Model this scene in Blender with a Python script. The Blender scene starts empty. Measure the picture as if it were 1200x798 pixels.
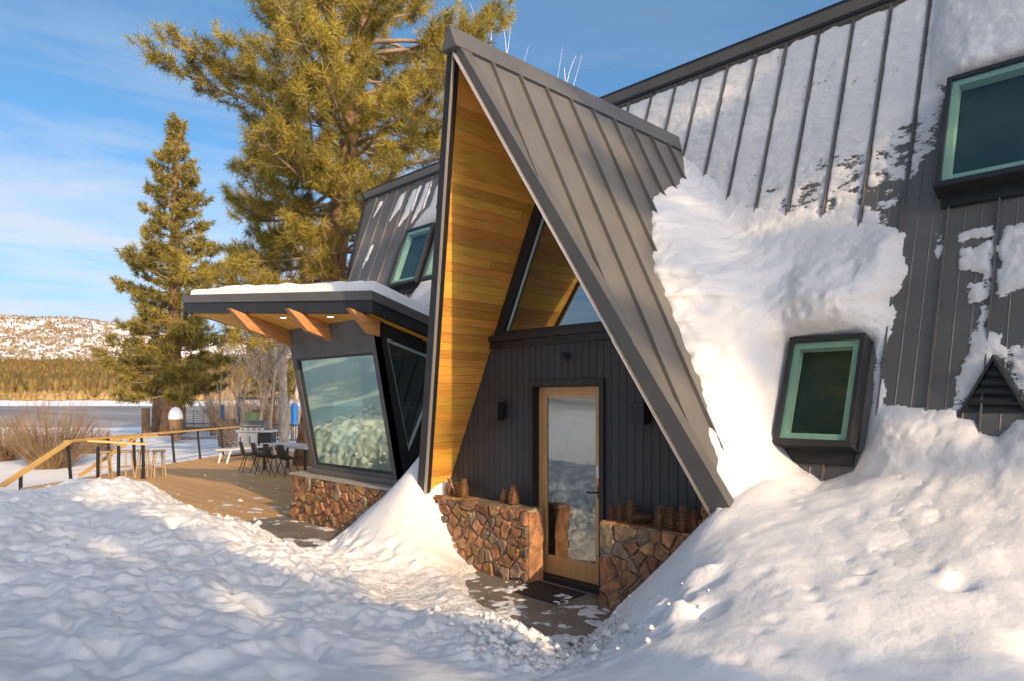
import bpy, bmesh, math, random
import numpy as np
from mathutils import Vector, Matrix, noise as mnoise

# ------------------------------------------------------------------ camera, sky, sun, exposure
sc = bpy.context.scene
CAM = (4.749, -5.443, 1.896)
cam_d = bpy.data.cameras.new('camera'); cam = bpy.data.objects.new('camera', cam_d)
sc.collection.objects.link(cam); sc.camera = cam
cam.location = CAM; cam.rotation_euler = (math.radians(90), 0, math.radians(44.28 + 1.44))
cam_d.sensor_width = 36; cam_d.lens = 36 * 805 / 1200; cam_d.shift_y = 69 / 1200
cam_d.clip_start = 0.05; cam_d.clip_end = 20000

SUN = Vector((0.92, -0.215, 0.345)).normalized()          # towards the sun
EL = math.asin(SUN.z); AZ = math.atan2(SUN.x, SUN.y)
world = bpy.data.worlds.new('World'); sc.world = world; world.use_nodes = True
wt = world.node_tree; wt.nodes.clear()
def wn(t, **k):
    n = wt.nodes.new(t)
    for a, b in k.items(): setattr(n, a, b)
    return n
wo = wn('ShaderNodeOutputWorld'); wb = wn('ShaderNodeBackground'); wb.inputs['Strength'].default_value = 0.15
sky = wn('ShaderNodeTexSky', sky_type='NISHITA', sun_disc=False, sun_elevation=EL, sun_rotation=AZ,
         air_density=0.5, dust_density=10.0, ozone_density=2.6, altitude=1200)
tc = wn('ShaderNodeTexCoord')
mp = wn('ShaderNodeMapping'); mp.inputs['Scale'].default_value = (1.0, 1.0, 7.0); mp.inputs['Rotation'].default_value = (0.10, -0.12, 0.3)
nz = wn('ShaderNodeTexNoise'); nz.inputs['Scale'].default_value = 1.9; nz.inputs['Detail'].default_value = 9; nz.inputs['Roughness'].default_value = 0.6; nz.inputs['Distortion'].default_value = 0.5
cr = wn('ShaderNodeValToRGB'); cr.color_ramp.elements[0].position = 0.40; cr.color_ramp.elements[1].position = 0.66
sx = wn('ShaderNodeSeparateXYZ')
el = wn('ShaderNodeMapRange'); el.inputs['From Min'].default_value = 0.02; el.inputs['From Max'].default_value = 0.44
el.inputs['To Min'].default_value = 1.15; el.inputs['To Max'].default_value = 0.09
ml = wn('ShaderNodeMath', operation='MULTIPLY'); mx = wn('ShaderNodeMix', data_type='RGBA')
mx.inputs['B'].default_value = (2.75, 2.7, 2.65, 1)
L = wt.links.new
L(tc.outputs['Generated'], mp.inputs['Vector']); L(mp.outputs['Vector'], nz.inputs['Vector']); L(nz.outputs['Fac'], cr.inputs['Fac'])
L(tc.outputs['Generated'], sx.inputs[0]); L(sx.outputs['Z'], el.inputs['Value'])
L(cr.outputs['Color'], ml.inputs[0]); L(el.outputs[0], ml.inputs[1]); L(ml.outputs[0], mx.inputs['Factor'])
hs_ = wn('ShaderNodeHueSaturation'); hs_.inputs['Saturation'].default_value = 1.12; hs_.inputs['Hue'].default_value = 0.482
L(sky.outputs['Color'], hs_.inputs['Color']); L(hs_.outputs['Color'], mx.inputs['A']); L(mx.outputs['Result'], wb.inputs['Color']); L(wb.outputs[0], wo.inputs['Surface'])

sun_d = bpy.data.lights.new('sun', 'SUN'); sun = bpy.data.objects.new('sun', sun_d); sc.collection.objects.link(sun)
sun_d.energy = 2.1; sun_d.angle = math.radians(0.55); sun_d.color = (1.0, 0.75, 0.47)
sun.rotation_euler = (-SUN).to_track_quat('-Z', 'Y').to_euler(); sun.location = (30, -6, 20)

vs = sc.view_settings; vs.view_transform = 'Standard'; vs.look = 'None'; vs.gamma = 1; vs.use_curve_mapping = False
vs.exposure = 1.1
sc.cycles.max_bounces = 8; sc.cycles.transparent_max_bounces = 12; sc.cycles.use_denoising = True

# ------------------------------------------------------------------ helpers
col = sc.collection
rng = np.random.default_rng(7); random.seed(7)

def fade(t): return t * t * t * (t * (t * 6 - 15) + 10)
def _h(ix, iy, s):
    a = (ix.astype(np.int64) * 374761393 + iy.astype(np.int64) * 668265263 + s * 2147483647) & 0xffffffff
    a = ((a ^ (a >> 13)) * 1274126177) & 0xffffffff
    a = a ^ (a >> 16)
    return (a & 0xffff) / 65535.0
def vnoise(x, y, s=0):
    x0 = np.floor(x); y0 = np.floor(y); fx = fade(x - x0); fy = fade(y - y0)
    a = _h(x0, y0, s); b = _h(x0 + 1, y0, s); c = _h(x0, y0 + 1, s); d = _h(x0 + 1, y0 + 1, s)
    return (a * (1 - fx) + b * fx) * (1 - fy) + (c * (1 - fx) + d * fx) * fy - 0.5
def fbm(x, y, oct=4, s=0, gain=0.5):
    r = 0; a = 1.0
    for k in range(oct):
        r = r + a * vnoise(x * 2 ** k + 17.3 * k, y * 2 ** k - 9.1 * k, s + k); a *= gain
    return r
def sstep(a, b, x):
    t = np.clip((x - a) / (b - a), 0, 1); return t * t * (3 - 2 * t)

class MB:
    def __init__(self): self.v = []; self.f = []; self.m = []
    def add(self, verts, faces, mi=0):
        b = len(self.v); self.v += [tuple(p) for p in verts]
        self.f += [tuple(b + i for i in f) for f in faces]; self.m += [mi] * len(faces)
    def box(self, c, s, M=None):
        hx, hy, hz = s[0] / 2, s[1] / 2, s[2] / 2
        vs_ = [Vector((x, y, z)) for x in (-hx, hx) for y in (-hy, hy) for z in (-hz, hz)]
        if M is not None: vs_ = [M @ p for p in vs_]
        vs_ = [p + Vector(c) for p in vs_]
        self.add(vs_, [(0, 1, 3, 2), (4, 6, 7, 5), (0, 4, 5, 1), (2, 3, 7, 6), (0, 2, 6, 4), (1, 5, 7, 3)])
    def box6(self, x0, x1, y0, y1, z0, z1): self.box(((x0 + x1) / 2, (y0 + y1) / 2, (z0 + z1) / 2), (abs(x1 - x0), abs(y1 - y0), abs(z1 - z0)))
    def hexa(self, a, b):
        """loft between two polygons with equal vertex counts"""
        n = len(a); self.add(list(a) + list(b), [tuple(range(n))[::-1], tuple(range(n, 2 * n))] + [(i, (i + 1) % n, n + (i + 1) % n, n + i) for i in range(n)])
    def bar(self, p, q, w, h, up=(0, 0, 1)):
        p = Vector(p); q = Vector(q); d = (q - p).normalized(); r = d.cross(Vector(up))
        if r.length < 1e-4: r = d.cross(Vector((0, 1, 0)))
        r.normalize(); u = r.cross(d)
        ring = lambda c: [c + r * w / 2 + u * h / 2, c - r * w / 2 + u * h / 2, c - r * w / 2 - u * h / 2, c + r * w / 2 - u * h / 2]
        self.hexa(ring(p), ring(q))
    def tube(self, pts, rad, n=6, cap=True):
        pts = [Vector(p) for p in pts]; base = len(self.v); pr = None
        for i, p in enumerate(pts):
            d = (pts[min(i + 1, len(pts) - 1)] - pts[max(i - 1, 0)])
            d = d.normalized() if d.length > 1e-9 else Vector((0, 0, 1))
            if pr is None:
                pr = d.cross(Vector((0.31, 0.87, 0.2))); pr.normalize()
            else:
                pr = pr - d * pr.dot(d); pr.normalize()
            s = d.cross(pr); r = rad[i] if hasattr(rad, '__len__') else rad
            for k in range(n):
                a = 2 * math.pi * k / n; self.v.append(tuple(p + (pr * math.cos(a) + s * math.sin(a)) * r))
        for i in range(len(pts) - 1):
            for k in range(n):
                a = base + i * n + k; b = base + i * n + (k + 1) % n
                self.f.append((a, b, b + n, a + n)); self.m.append(0)
        if cap:
            self.f.append(tuple(base + k for k in range(n))[::-1]); self.m.append(0)
            e = base + (len(pts) - 1) * n; self.f.append(tuple(e + k for k in range(n))); self.m.append(0)
    def lathe(self, prof, n=16, c=(0, 0, 0)):
        base = len(self.v)
        for r, z in prof:
            for k in range(n):
                a = 2 * math.pi * k / n; self.v.append((c[0] + r * math.cos(a), c[1] + r * math.sin(a), c[2] + z))
        for i in range(len(prof) - 1):
            for k in range(n):
                a = base + i * n + k; b = base + i * n + (k + 1) % n
                self.f.append((a, b, b + n, a + n)); self.m.append(0)
        self.f.append(tuple(base + k for k in range(n))[::-1]); self.m.append(0)
        e = base + (len(prof) - 1) * n; self.f.append(tuple(e + k for k in range(n))); self.m.append(0)
    def build(self, name, mat, parent=None, smooth=False, bevel=0):
        me = bpy.data.meshes.new(name); me.from_pydata(self.v, [], self.f)
        if len(self.f) < 400:
            bm = bmesh.new(); bm.from_mesh(me); bmesh.ops.recalc_face_normals(bm, faces=bm.faces); bm.to_mesh(me); bm.free()
        return finish(me, name, mat, parent, smooth, bevel, self.m)
def finish(me, name, mat, parent=None, smooth=False, bevel=0, mi=None):
    mats = mat if isinstance(mat, (list, tuple)) else [mat]
    for m in mats: me.materials.append(m)
    if mi is not None and len(mats) > 1: me.polygons.foreach_set('material_index', mi)
    me.validate(); me.update()
    if smooth: me.polygons.foreach_set('use_smooth', [True] * len(me.polygons))
    o = bpy.data.objects.new(name, me); col.objects.link(o)
    if parent is not None: attach(o, parent)
    if bevel:
        b = o.modifiers.new('bevel', 'BEVEL'); b.width = bevel; b.segments = 2; b.limit_method = 'ANGLE'
    return o
def world_of(p):
    M = Matrix.LocRotScale(p.location, p.rotation_euler, p.scale)
    return (world_of(p.parent) @ p.matrix_parent_inverse @ M) if p.parent else M
def attach(o, parent):
    o.parent = parent; o.matrix_parent_inverse = world_of(parent).inverted()
def grid_mesh(X, Y, Z, keep=None):
    n, m = X.shape
    co = np.stack([X, Y, Z], -1).reshape(-1, 3)
    idx = np.arange(n * m).reshape(n, m)
    q = np.stack([idx[:-1, :-1], idx[1:, :-1], idx[1:, 1:], idx[:-1, 1:]], -1).reshape(-1, 4)
    if keep is not None: q = q[keep[:-1, :-1].reshape(-1)]
    return raw_mesh(co, q)
def raw_mesh(co, faces):
    faces = np.asarray(faces); k = faces.shape[1]
    me = bpy.data.meshes.new('m'); me.vertices.add(len(co)); me.vertices.foreach_set('co', np.asarray(co, np.float32).ravel())
    me.loops.add(faces.size); me.loops.foreach_set('vertex_index', faces.ravel().astype(np.int32))
    me.polygons.add(len(faces)); me.polygons.foreach_set('loop_start', np.arange(0, faces.size, k, dtype=np.int32))
    me.polygons.foreach_set('loop_total', np.full(len(faces), k, np.int32)); me.update(calc_edges=True)
    return me
def named(me, name): me.name = name; return me
def empty(name, loc, rz=0):
    o = bpy.data.objects.new(name, None); col.objects.link(o); o.location = loc; o.rotation_euler = (0, 0, rz); o.empty_display_size = 0.2
    return o
def tag(o, label, cat=None, group=None, kind=None):
    if label: o['label'] = label
    if cat: o['category'] = cat
    if group: o['group'] = group
    if kind: o['kind'] = kind
    return o
def copy_tree(o, parent=None):
    c = o.copy(); col.objects.link(c)
    if parent is not None: c.parent = parent
    for ch in list(o.children): copy_tree(ch, c)
    return c

# ------------------------------------------------------------------ materials
def mat(name, c1, c2=None, rough=0.6, metal=0.0, scale=8.0, stretch=(1, 1, 1), bump=0.0, bscale=None, rand=0.0, spec=0.5, detail=5, hue=0.0, dist=0.0):
    m = bpy.data.materials.new(name); m.use_nodes = True; t = m.node_tree; b = t.nodes['Principled BSDF']
    b.inputs['Roughness'].default_value = rough; b.inputs['Metallic'].default_value = metal
    b.inputs['Specular IOR Level'].default_value = spec
    c2 = c2 or c1
    tcn = t.nodes.new('ShaderNodeTexCoord'); mpn = t.nodes.new('ShaderNodeMapping'); mpn.inputs['Scale'].default_value = stretch
    nn = t.nodes.new('ShaderNodeTexNoise'); nn.inputs['Scale'].default_value = scale; nn.inputs['Detail'].default_value = detail; nn.inputs['Distortion'].default_value = dist
    rr = t.nodes.new('ShaderNodeValToRGB'); rr.color_ramp.elements[0].position = 0.3; rr.color_ramp.elements[1].position = 0.7
    rr.color_ramp.elements[0].color = (*c1, 1); rr.color_ramp.elements[1].color = (*c2, 1)
    t.links.new(tcn.outputs['Object'], mpn.inputs['Vector']); t.links.new(mpn.outputs['Vector'], nn.inputs['Vector']); t.links.new(nn.outputs['Fac'], rr.inputs['Fac'])
    out = rr.outputs['Color']
    if rand or hue:
        oi = t.nodes.new('ShaderNodeObjectInfo'); hs = t.nodes.new('ShaderNodeHueSaturation')
        mr = t.nodes.new('ShaderNodeMapRange'); mr.inputs['To Min'].default_value = 1 - rand; mr.inputs['To Max'].default_value = 1 + rand
        t.links.new(oi.outputs['Random'], mr.inputs['Value']); t.links.new(mr.outputs[0], hs.inputs['Value'])
        if hue:
            mh = t.nodes.new('ShaderNodeMath'); mh.operation = 'MULTIPLY'; mh.inputs[1].default_value = 7.31
            fr = t.nodes.new('ShaderNodeMath'); fr.operation = 'FRACT'
            m2 = t.nodes.new('ShaderNodeMapRange'); m2.inputs['To Min'].default_value = 0.5 - hue; m2.inputs['To Max'].default_value = 0.5 + hue
            t.links.new(oi.outputs['Random'], mh.inputs[0]); t.links.new(mh.outputs[0], fr.inputs[0]); t.links.new(fr.outputs[0], m2.inputs['Value']); t.links.new(m2.outputs[0], hs.inputs['Hue'])
        t.links.new(out, hs.inputs['Color']); out = hs.outputs['Color']
    t.links.new(out, b.inputs['Base Color'])
    if bump:
        bn = t.nodes.new('ShaderNodeBump'); bn.inputs['Strength'].default_value = bump; bn.inputs['Distance'].default_value = 0.02
        n2 = nn
        if bscale:
            n2 = t.nodes.new('ShaderNodeTexNoise'); n2.inputs['Scale'].default_value = bscale; n2.inputs['Detail'].default_value = 6
            t.links.new(mpn.outputs['Vector'], n2.inputs['Vector'])
        t.links.new(n2.outputs['Fac'], bn.inputs['Height']); t.links.new(bn.outputs[0], b.inputs['Normal'])
    return m
def glass_mat(name, tint, base=0.25, gloss=(0.9, 0.95, 0.92)):
    m = bpy.data.materials.new(name); m.use_nodes = True; t = m.node_tree; t.nodes.clear()
    o = t.nodes.new('ShaderNodeOutputMaterial'); g = t.nodes.new('ShaderNodeBsdfGlossy'); g.inputs['Roughness'].default_value = 0.012; g.inputs['Color'].default_value = (*gloss, 1)
    tr = t.nodes.new('ShaderNodeBsdfTransparent'); tr.inputs['Color'].default_value = (*tint, 1)
    fr = t.nodes.new('ShaderNodeFresnel'); fr.inputs['IOR'].default_value = 1.5
    mr = t.nodes.new('ShaderNodeMapRange'); mr.inputs['To Min'].default_value = base; mr.inputs['To Max'].default_value = 1.0
    mxs = t.nodes.new('ShaderNodeMixShader')
    nn = t.nodes.new('ShaderNodeTexNoise'); nn.inputs['Scale'].default_value = 1.6; nn.inputs['Detail'].default_value = 1
    tcn = t.nodes.new('ShaderNodeTexCoord'); bn = t.nodes.new('ShaderNodeBump'); bn.inputs['Strength'].default_value = 0.035; bn.inputs['Distance'].default_value = 0.05
    t.links.new(tcn.outputs['Object'], nn.inputs['Vector']); t.links.new(nn.outputs['Fac'], bn.inputs['Height']); t.links.new(bn.outputs[0], g.inputs['Normal'])
    gm = t.nodes.new('ShaderNodeNewGeometry'); inv = t.nodes.new('ShaderNodeMath'); inv.operation = 'SUBTRACT'; inv.inputs[0].default_value = 1.0; mul = t.nodes.new('ShaderNodeMath'); mul.operation = 'MULTIPLY'
    t.links.new(gm.outputs['Backfacing'], inv.inputs[1]); t.links.new(fr.outputs[0], mr.inputs['Value']); t.links.new(mr.outputs[0], mul.inputs[0]); t.links.new(inv.outputs[0], mul.inputs[1]); t.links.new(mul.outputs[0], mxs.inputs[0]); t.links.new(tr.outputs[0], mxs.inputs[1]); t.links.new(g.outputs[0], mxs.inputs[2]); t.links.new(mxs.outputs[0], o.inputs['Surface'])
    return m
M = {}
M['metal'] = mat('roof_metal', (0.125, 0.115, 0.102), (0.155, 0.143, 0.127), 0.42, 0.15, 3, (1, 1, 1), 0.03, 60, 0.06)
M['metal_dark'] = mat('trim_metal', (0.026, 0.026, 0.027), (0.033, 0.032, 0.032), 0.45, 0.2, 4, rand=0.05)
M['fascia'] = mat('fascia_metal', (0.10, 0.094, 0.087), (0.125, 0.117, 0.108), 0.45, 0.15, 4)
M['drip'] = mat('drip_edge', (0.5, 0.45, 0.4), None, 0.35, 0.5)
M['black'] = mat('black_paint', (0.012, 0.012, 0.013), (0.018, 0.018, 0.019), 0.5, 0, 12)
M['board'] = mat('charcoal_board', (0.034, 0.034, 0.036), (0.046, 0.045, 0.046), 0.62, 0, 6, (8, 8, 0.7), 0.12, 30, 0.10)
M['panel'] = mat('grey_panel', (0.085, 0.08, 0.075), (0.12, 0.112, 0.105), 0.7, 0, 2.5, (1, 1, 1), 0.05, 40)
M['cedar'] = mat('cedar_soffit', (0.66, 0.315, 0.045), (0.84, 0.45, 0.085), 0.45, 0, 5, (9, 0.6, 9), 0.04, 30, 0.20, hue=0.012)
M['fir'] = mat('fir_door', (0.50, 0.26, 0.10), (0.60, 0.34, 0.14), 0.4, 0, 5, (8, 8, 0.6), 0.04, 30, 0.06)
M['beam'] = mat('glulam', (0.42, 0.17, 0.05), (0.58, 0.27, 0.09), 0.5, 0, 4, (6, 0.8, 6), 0.05, 30, 0.08)
M['rail'] = mat('rail_wood', (0.50, 0.29, 0.075), (0.60, 0.37, 0.10), 0.5, 0, 4, (3, 3, 3), 0.05, 30, 0.08)
M['deck'] = mat('deck_board', (0.56, 0.31, 0.105), (0.66, 0.40, 0.15), 0.55, 0, 2.2, (1.2, 1.2, 1.2), 0.08, 30, 0.10)
M['stool'] = mat('stool_wood', (0.30, 0.20, 0.10), (0.40, 0.28, 0.15), 0.6, 0, 10)
M['stone'] = mat('field_stone', (0.13, 0.062, 0.032), (0.47, 0.225, 0.095), 0.75, 0, 6.5, (1, 1, 1), 1.0, 26, 0.38, hue=0.010, dist=1.2)
M['stone_grey'] = mat('field_stone_grey', (0.10, 0.075, 0.055), (0.36, 0.24, 0.14), 0.8, 0, 7, (1, 1, 1), 1.0, 26, 0.35, hue=0.012, dist=0.9)
M['mortar'] = mat('mortar', (0.30, 0.265, 0.22), (0.42, 0.375, 0.31), 0.9, 0, 25, bump=0.5, bscale=60)
M['concrete'] = mat('walk_concrete', (0.15, 0.125, 0.095), (0.26, 0.22, 0.17), 0.6, 0, 2.4, bump=0.15, bscale=40)
M['rubber'] = mat('rubber_mat', (0.010, 0.010, 0.010), (0.02, 0.02, 0.02), 0.7, 0, 30, bump=0.4, bscale=120)
M['cone'] = mat('pine_cone', (0.15, 0.070, 0.030), (0.34, 0.175, 0.080), 0.7, 0, 60, rand=0.2, hue=0.01)
M['figure'] = mat('carved_wood', (0.26, 0.12, 0.045), (0.36, 0.18, 0.07), 0.6, 0, 20)
M['bark'] = mat('pine_bark', (0.055, 0.030, 0.018), (0.30, 0.165, 0.085), 0.9, 0, 6, (1.6, 1.6, 0.45), 1.0, 9, dist=0.8)
M['twig'] = mat('pine_limb', (0.20, 0.14, 0.095), (0.32, 0.24, 0.17), 0.85, 0, 8)
M['bare'] = mat('bare_twig', (0.26, 0.18, 0.12), (0.42, 0.32, 0.22), 0.85, 0, 3)
M['birch'] = mat('pale_bark', (0.24, 0.18, 0.13), (0.52, 0.44, 0.35), 0.85, 0, 4, (2, 2, 1), 0.4, 20)
M['aspen'] = mat('aspen_bark', (0.50, 0.44, 0.38), (0.62, 0.56, 0.49), 0.85, 0, 4)
M['willow'] = mat('willow_stem', (0.085, 0.048, 0.026), (0.30, 0.19, 0.085), 0.85, 0, 1.6, detail=2)
M['forest'] = mat('far_conifer', (0.085, 0.062, 0.020), (0.24, 0.155, 0.050), 0.95, 0, 0.11, detail=8, spec=0.1)
M['brush'] = mat('far_brush', (0.17, 0.12, 0.065), (0.26, 0.185, 0.10), 0.95, 0, 0.03, spec=0.1)
M['shore_brush'] = mat('shore_brush', (0.26, 0.155, 0.05), (0.36, 0.24, 0.10), 0.95, 0, 0.05, spec=0.1)
M['steel'] = mat('stainless', (0.55, 0.54, 0.52), (0.62, 0.61, 0.59), 0.38, 0.9, 6)
M['shell'] = mat('black_shell', (0.016, 0.015, 0.015), (0.022, 0.021, 0.02), 0.45, 0, 8)
M['white_wood'] = mat('pale_bench_wood', (0.52, 0.47, 0.40), (0.62, 0.57, 0.5), 0.6, 0, 10)
M['blue'] = mat('blue_paint', (0.03, 0.07, 0.20), (0.045, 0.09, 0.25), 0.5)
M['bright_blue'] = mat('bright_blue', (0.03, 0.22, 0.55), None, 0.5)
M['green'] = mat('green_paint', (0.13, 0.20, 0.08), (0.17, 0.25, 0.10), 0.6)
M['log'] = mat('log_bark', (0.14, 0.075, 0.035), (0.32, 0.19, 0.09), 0.9, 0, 6, (1, 1, 0.5), 0.6, 14)
M['fence'] = mat('fence_mesh', (0.05, 0.055, 0.06), None, 0.5, 0.3)
M['seafoam'] = mat('window_frame_paint', (0.37, 0.455, 0.405), (0.41, 0.50, 0.445), 0.5)
M['interior'] = mat('interior_wall', (0.05, 0.04, 0.033), (0.07, 0.058, 0.046), 0.8)
M['lamp'] = bpy.data.materials.new('downlight_lens'); M['lamp'].use_nodes = True
_b = M['lamp'].node_tree.nodes['Principled BSDF']; _b.inputs['Emission Color'].default_value = (1, 0.86, 0.66, 1); _b.inputs['Emission Strength'].default_value = 2.2
M['glass'] = glass_mat('clear_glass', (0.62, 0.72, 0.68), 0.28)
M['glass_bay'] = glass_mat('bay_glass', (0.45, 0.60, 0.52), 0.60, (0.66, 0.82, 0.66))
M['glass_green'] = glass_mat('green_glass', (0.88, 0.96, 0.92), 0.07, (0.7, 0.85, 0.75))
M['dark_room_sheet'] = mat('window_dark', (0.008, 0.022, 0.026), (0.012, 0.028, 0.03), 0.6)  # dark sheet behind the roof panes; the unlit room is in its colour

def snow_mat(name, dirt=0.0, fine=1.0, alb=1.0):
    m = bpy.data.materials.new(name); m.use_nodes = True; t = m.node_tree; b = t.nodes['Principled BSDF']
    b.inputs['Roughness'].default_value = 0.62; b.inputs['Specular IOR Level'].default_value = 0.25
    b.inputs['Subsurface Weight'].default_value = 0.0
    tcn = t.nodes.new('ShaderNodeTexCoord')
    n1 = t.nodes.new('ShaderNodeTexNoise'); n1.inputs['Scale'].default_value = 34; n1.inputs['Detail'].default_value = 8; n1.inputs['Roughness'].default_value = 0.62
    n2 = t.nodes.new('ShaderNodeTexNoise'); n2.inputs['Scale'].default_value = 7; n2.inputs['Detail'].default_value = 4
    t.links.new(tcn.outputs['Object'], n1.inputs['Vector']); t.links.new(tcn.outputs['Object'], n2.inputs['Vector'])
    b1 = t.nodes.new('ShaderNodeBump'); b1.inputs['Strength'].default_value = 0.42 * fine; b1.inputs['Distance'].default_value = 0.014
    b2 = t.nodes.new('ShaderNodeBump'); b2.inputs['Strength'].default_value = 0.35 * fine; b2.inputs['Distance'].default_value = 0.035
    t.links.new(n2.outputs['Fac'], b2.inputs['Height']); t.links.new(n1.outputs['Fac'], b1.inputs['Height']); t.links.new(b2.outputs[0], b1.inputs['Normal']); t.links.new(b1.outputs[0], b.inputs['Normal'])
    r = t.nodes.new('ShaderNodeValToRGB'); r.color_ramp.elements[0].color = (0.76 * alb, 0.735 * alb, 0.705 * alb, 1); r.color_ramp.elements[1].color = (0.84 * alb, 0.815 * alb, 0.785 * alb, 1)
    t.links.new(n2.outputs['Fac'], r.inputs['Fac'])
    if dirt:
        at = t.nodes.new('ShaderNodeAttribute'); at.attribute_name = 'dirt'
        n3 = t.nodes.new('ShaderNodeTexNoise'); n3.inputs['Scale'].default_value = 34; n3.inputs['Detail'].default_value = 6
        rr = t.nodes.new('ShaderNodeValToRGB'); rr.color_ramp.elements[0].position = 0.50; rr.color_ramp.elements[1].position = 0.60
        t.links.new(tcn.outputs['Object'], n3.inputs['Vector']); t.links.new(n3.outputs['Fac'], rr.inputs['Fac'])
        mm = t.nodes.new('ShaderNodeMath'); mm.operation = 'MULTIPLY'; t.links.new(rr.outputs['Color'], mm.inputs[0]); t.links.new(at.outputs['Fac'], mm.inputs[1])
        mx_ = t.nodes.new('ShaderNodeMix'); mx_.data_type = 'RGBA'; mx_.inputs['B'].default_value = (0.20, 0.15, 0.10, 1)
        t.links.new(mm.outputs[0], mx_.inputs['Factor']); t.links.new(r.outputs['Color'], mx_.inputs['A']); t.links.new(mx_.outputs['Result'], b.inputs['Base Color'])
    else: t.links.new(r.outputs['Color'], b.inputs['Base Color'])
    return m
M['snow'] = snow_mat('snow', 1.0)
M['snow_roof'] = snow_mat('snow_on_roof', 0, 0.8)
def frost_mat():
    m = snow_mat('frosty_roof_snow', 0, 1.1, 0.87); t = m.node_tree; b = t.nodes['Principled BSDF']; out = t.nodes['Material Output']
    at = t.nodes.new('ShaderNodeAttribute'); at.attribute_name = 'depth'; tcn = t.nodes.new('ShaderNodeTexCoord')
    mpn = t.nodes.new('ShaderNodeMapping'); mpn.inputs['Scale'].default_value = (1, 2.2, 2.2)
    n = t.nodes.new('ShaderNodeTexNoise'); n.inputs['Scale'].default_value = 24; n.inputs['Detail'].default_value = 9; n.inputs['Roughness'].default_value = 0.72
    r = t.nodes.new('ShaderNodeMapRange'); r.inputs['From Min'].default_value = 0.28; r.inputs['From Max'].default_value = 0.78; r.inputs['To Min'].default_value = 0.0; r.inputs['To Max'].default_value = 0.032
    g = t.nodes.new('ShaderNodeMath'); g.operation = 'SUBTRACT'; g2 = t.nodes.new('ShaderNodeMath'); g2.operation = 'MULTIPLY'; g2.inputs[1].default_value = 260; g2.use_clamp = True
    tr = t.nodes.new('ShaderNodeBsdfTransparent'); mxs = t.nodes.new('ShaderNodeMixShader')
    t.links.new(tcn.outputs['Object'], mpn.inputs[0]); t.links.new(mpn.outputs[0], n.inputs['Vector']); t.links.new(n.outputs['Fac'], r.inputs['Value'])
    t.links.new(at.outputs['Fac'], g.inputs[0]); t.links.new(r.outputs[0], g.inputs[1]); t.links.new(g.outputs[0], g2.inputs[0]); t.links.new(g2.outputs[0], mxs.inputs[0])
    t.links.new(tr.outputs[0], mxs.inputs[1]); t.links.new(b.outputs[0], mxs.inputs[2]); t.links.new(mxs.outputs[0], out.inputs['Surface']); return m
M['frost'] = frost_mat()
def depth_attr(me, H): a_ = me.attributes.new('depth', 'FLOAT', 'POINT'); a_.data.foreach_set('value', H.ravel().astype(np.float32)); return me
M['snow_far'] = mat('snow_far', (0.76, 0.75, 0.74), (0.84, 0.83, 0.82), 0.7, 0, 1.2, bump=0.3, bscale=4)

# ------------------------------------------------------------------ terrain, lake, hills
FW = np.array([-0.716, 0.698]); RT = np.array([0.698, 0.716])      # depth and lateral axes of the valley
C2 = np.array(CAM[:2])
LAKE_Z = -1.35
def dl(u, v): return (u - C2[0]) * FW[0] + (v - C2[1]) * FW[1], (u - C2[0]) * RT[0] + (v - C2[1]) * RT[1]
def land_z(dep, lat):
    return np.interp(dep, [-60, 0, 26, 48, 70, 84, 95], [-0.2, -0.2, -0.22, -0.55, -1.0, -1.5, -2.2])
def to_world(dep, lat): return C2[0] + dep * FW[0] + lat * RT[0], C2[1] + dep * FW[1] + lat * RT[1]
# near land under snow
dg, lg = np.meshgrid(np.concatenate([np.linspace(-60, 12, 60), np.linspace(12.3, 96, 260)]), np.linspace(-75, 75, 240), indexing='ij')
X, Y = to_world(dg, lg)
Z = land_z(dg, lg) + 0.10 * fbm(X * 0.35, Y * 0.35, 4, 3) + 0.03 * fbm(X * 1.7, Y * 1.7, 3, 5)
Z = Z - 0.35 * sstep(3, 0, np.maximum(np.abs(X + 1.0) - 9, np.abs(Y + 2.5) - 5.5)) - 0.25 * sstep(-24, -20, X) * sstep(9, 7, Y) * sstep(-4, -2, Y)
o = finish(named(grid_mesh(X, Y, Z), 'snowy_ground'), 'snowy_ground', M['snow_far'], smooth=True); tag(o, 'snow covered ground running down to the lake shore', kind='structure')
# lake
def lake_mat():
    m = bpy.data.materials.new('frozen_lake'); m.use_nodes = True; t = m.node_tree; b = t.nodes['Principled BSDF']
    tcn = t.nodes.new('ShaderNodeTexCoord'); mpn = t.nodes.new('ShaderNodeMapping'); mpn.inputs['Rotation'].default_value = (0, 0, math.radians(45.7)); mpn.inputs['Scale'].default_value = (0.012, 0.10, 1)
    n = t.nodes.new('ShaderNodeTexNoise'); n.inputs['Scale'].default_value = 1; n.inputs['Detail'].default_value = 5
    r = t.nodes.new('ShaderNodeValToRGB'); r.color_ramp.elements[0].position = 0.35; r.color_ramp.elements[1].position = 0.7
    r.color_ramp.elements[0].color = (0.16, 0.14, 0.12, 1); r.color_ramp.elements[1].color = (0.38, 0.335, 0.29, 1)
    t.links.new(tcn.outputs['Object'], mpn.inputs[0]); t.links.new(mpn.outputs[0], n.inputs['Vector']); t.links.new(n.outputs['Fac'], r.inputs['Fac']); t.links.new(r.outputs[0], b.inputs['Base Color'])
    b.inputs['Roughness'].default_value = 0.5
    b.inputs['Specular IOR Level'].default_value = 0.2
    return m
dg, lg = np.meshgrid(np.linspace(60, 420, 12), np.linspace(-420, 420, 12), indexing='ij'); X, Y = to_world(dg, lg)
o = finish(named(grid_mesh(X, Y, np.full_like(X, LAKE_Z)), 'lake'), 'lake', lake_mat()); tag(o, 'pale frozen lake beyond the shore', kind='structure')
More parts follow.
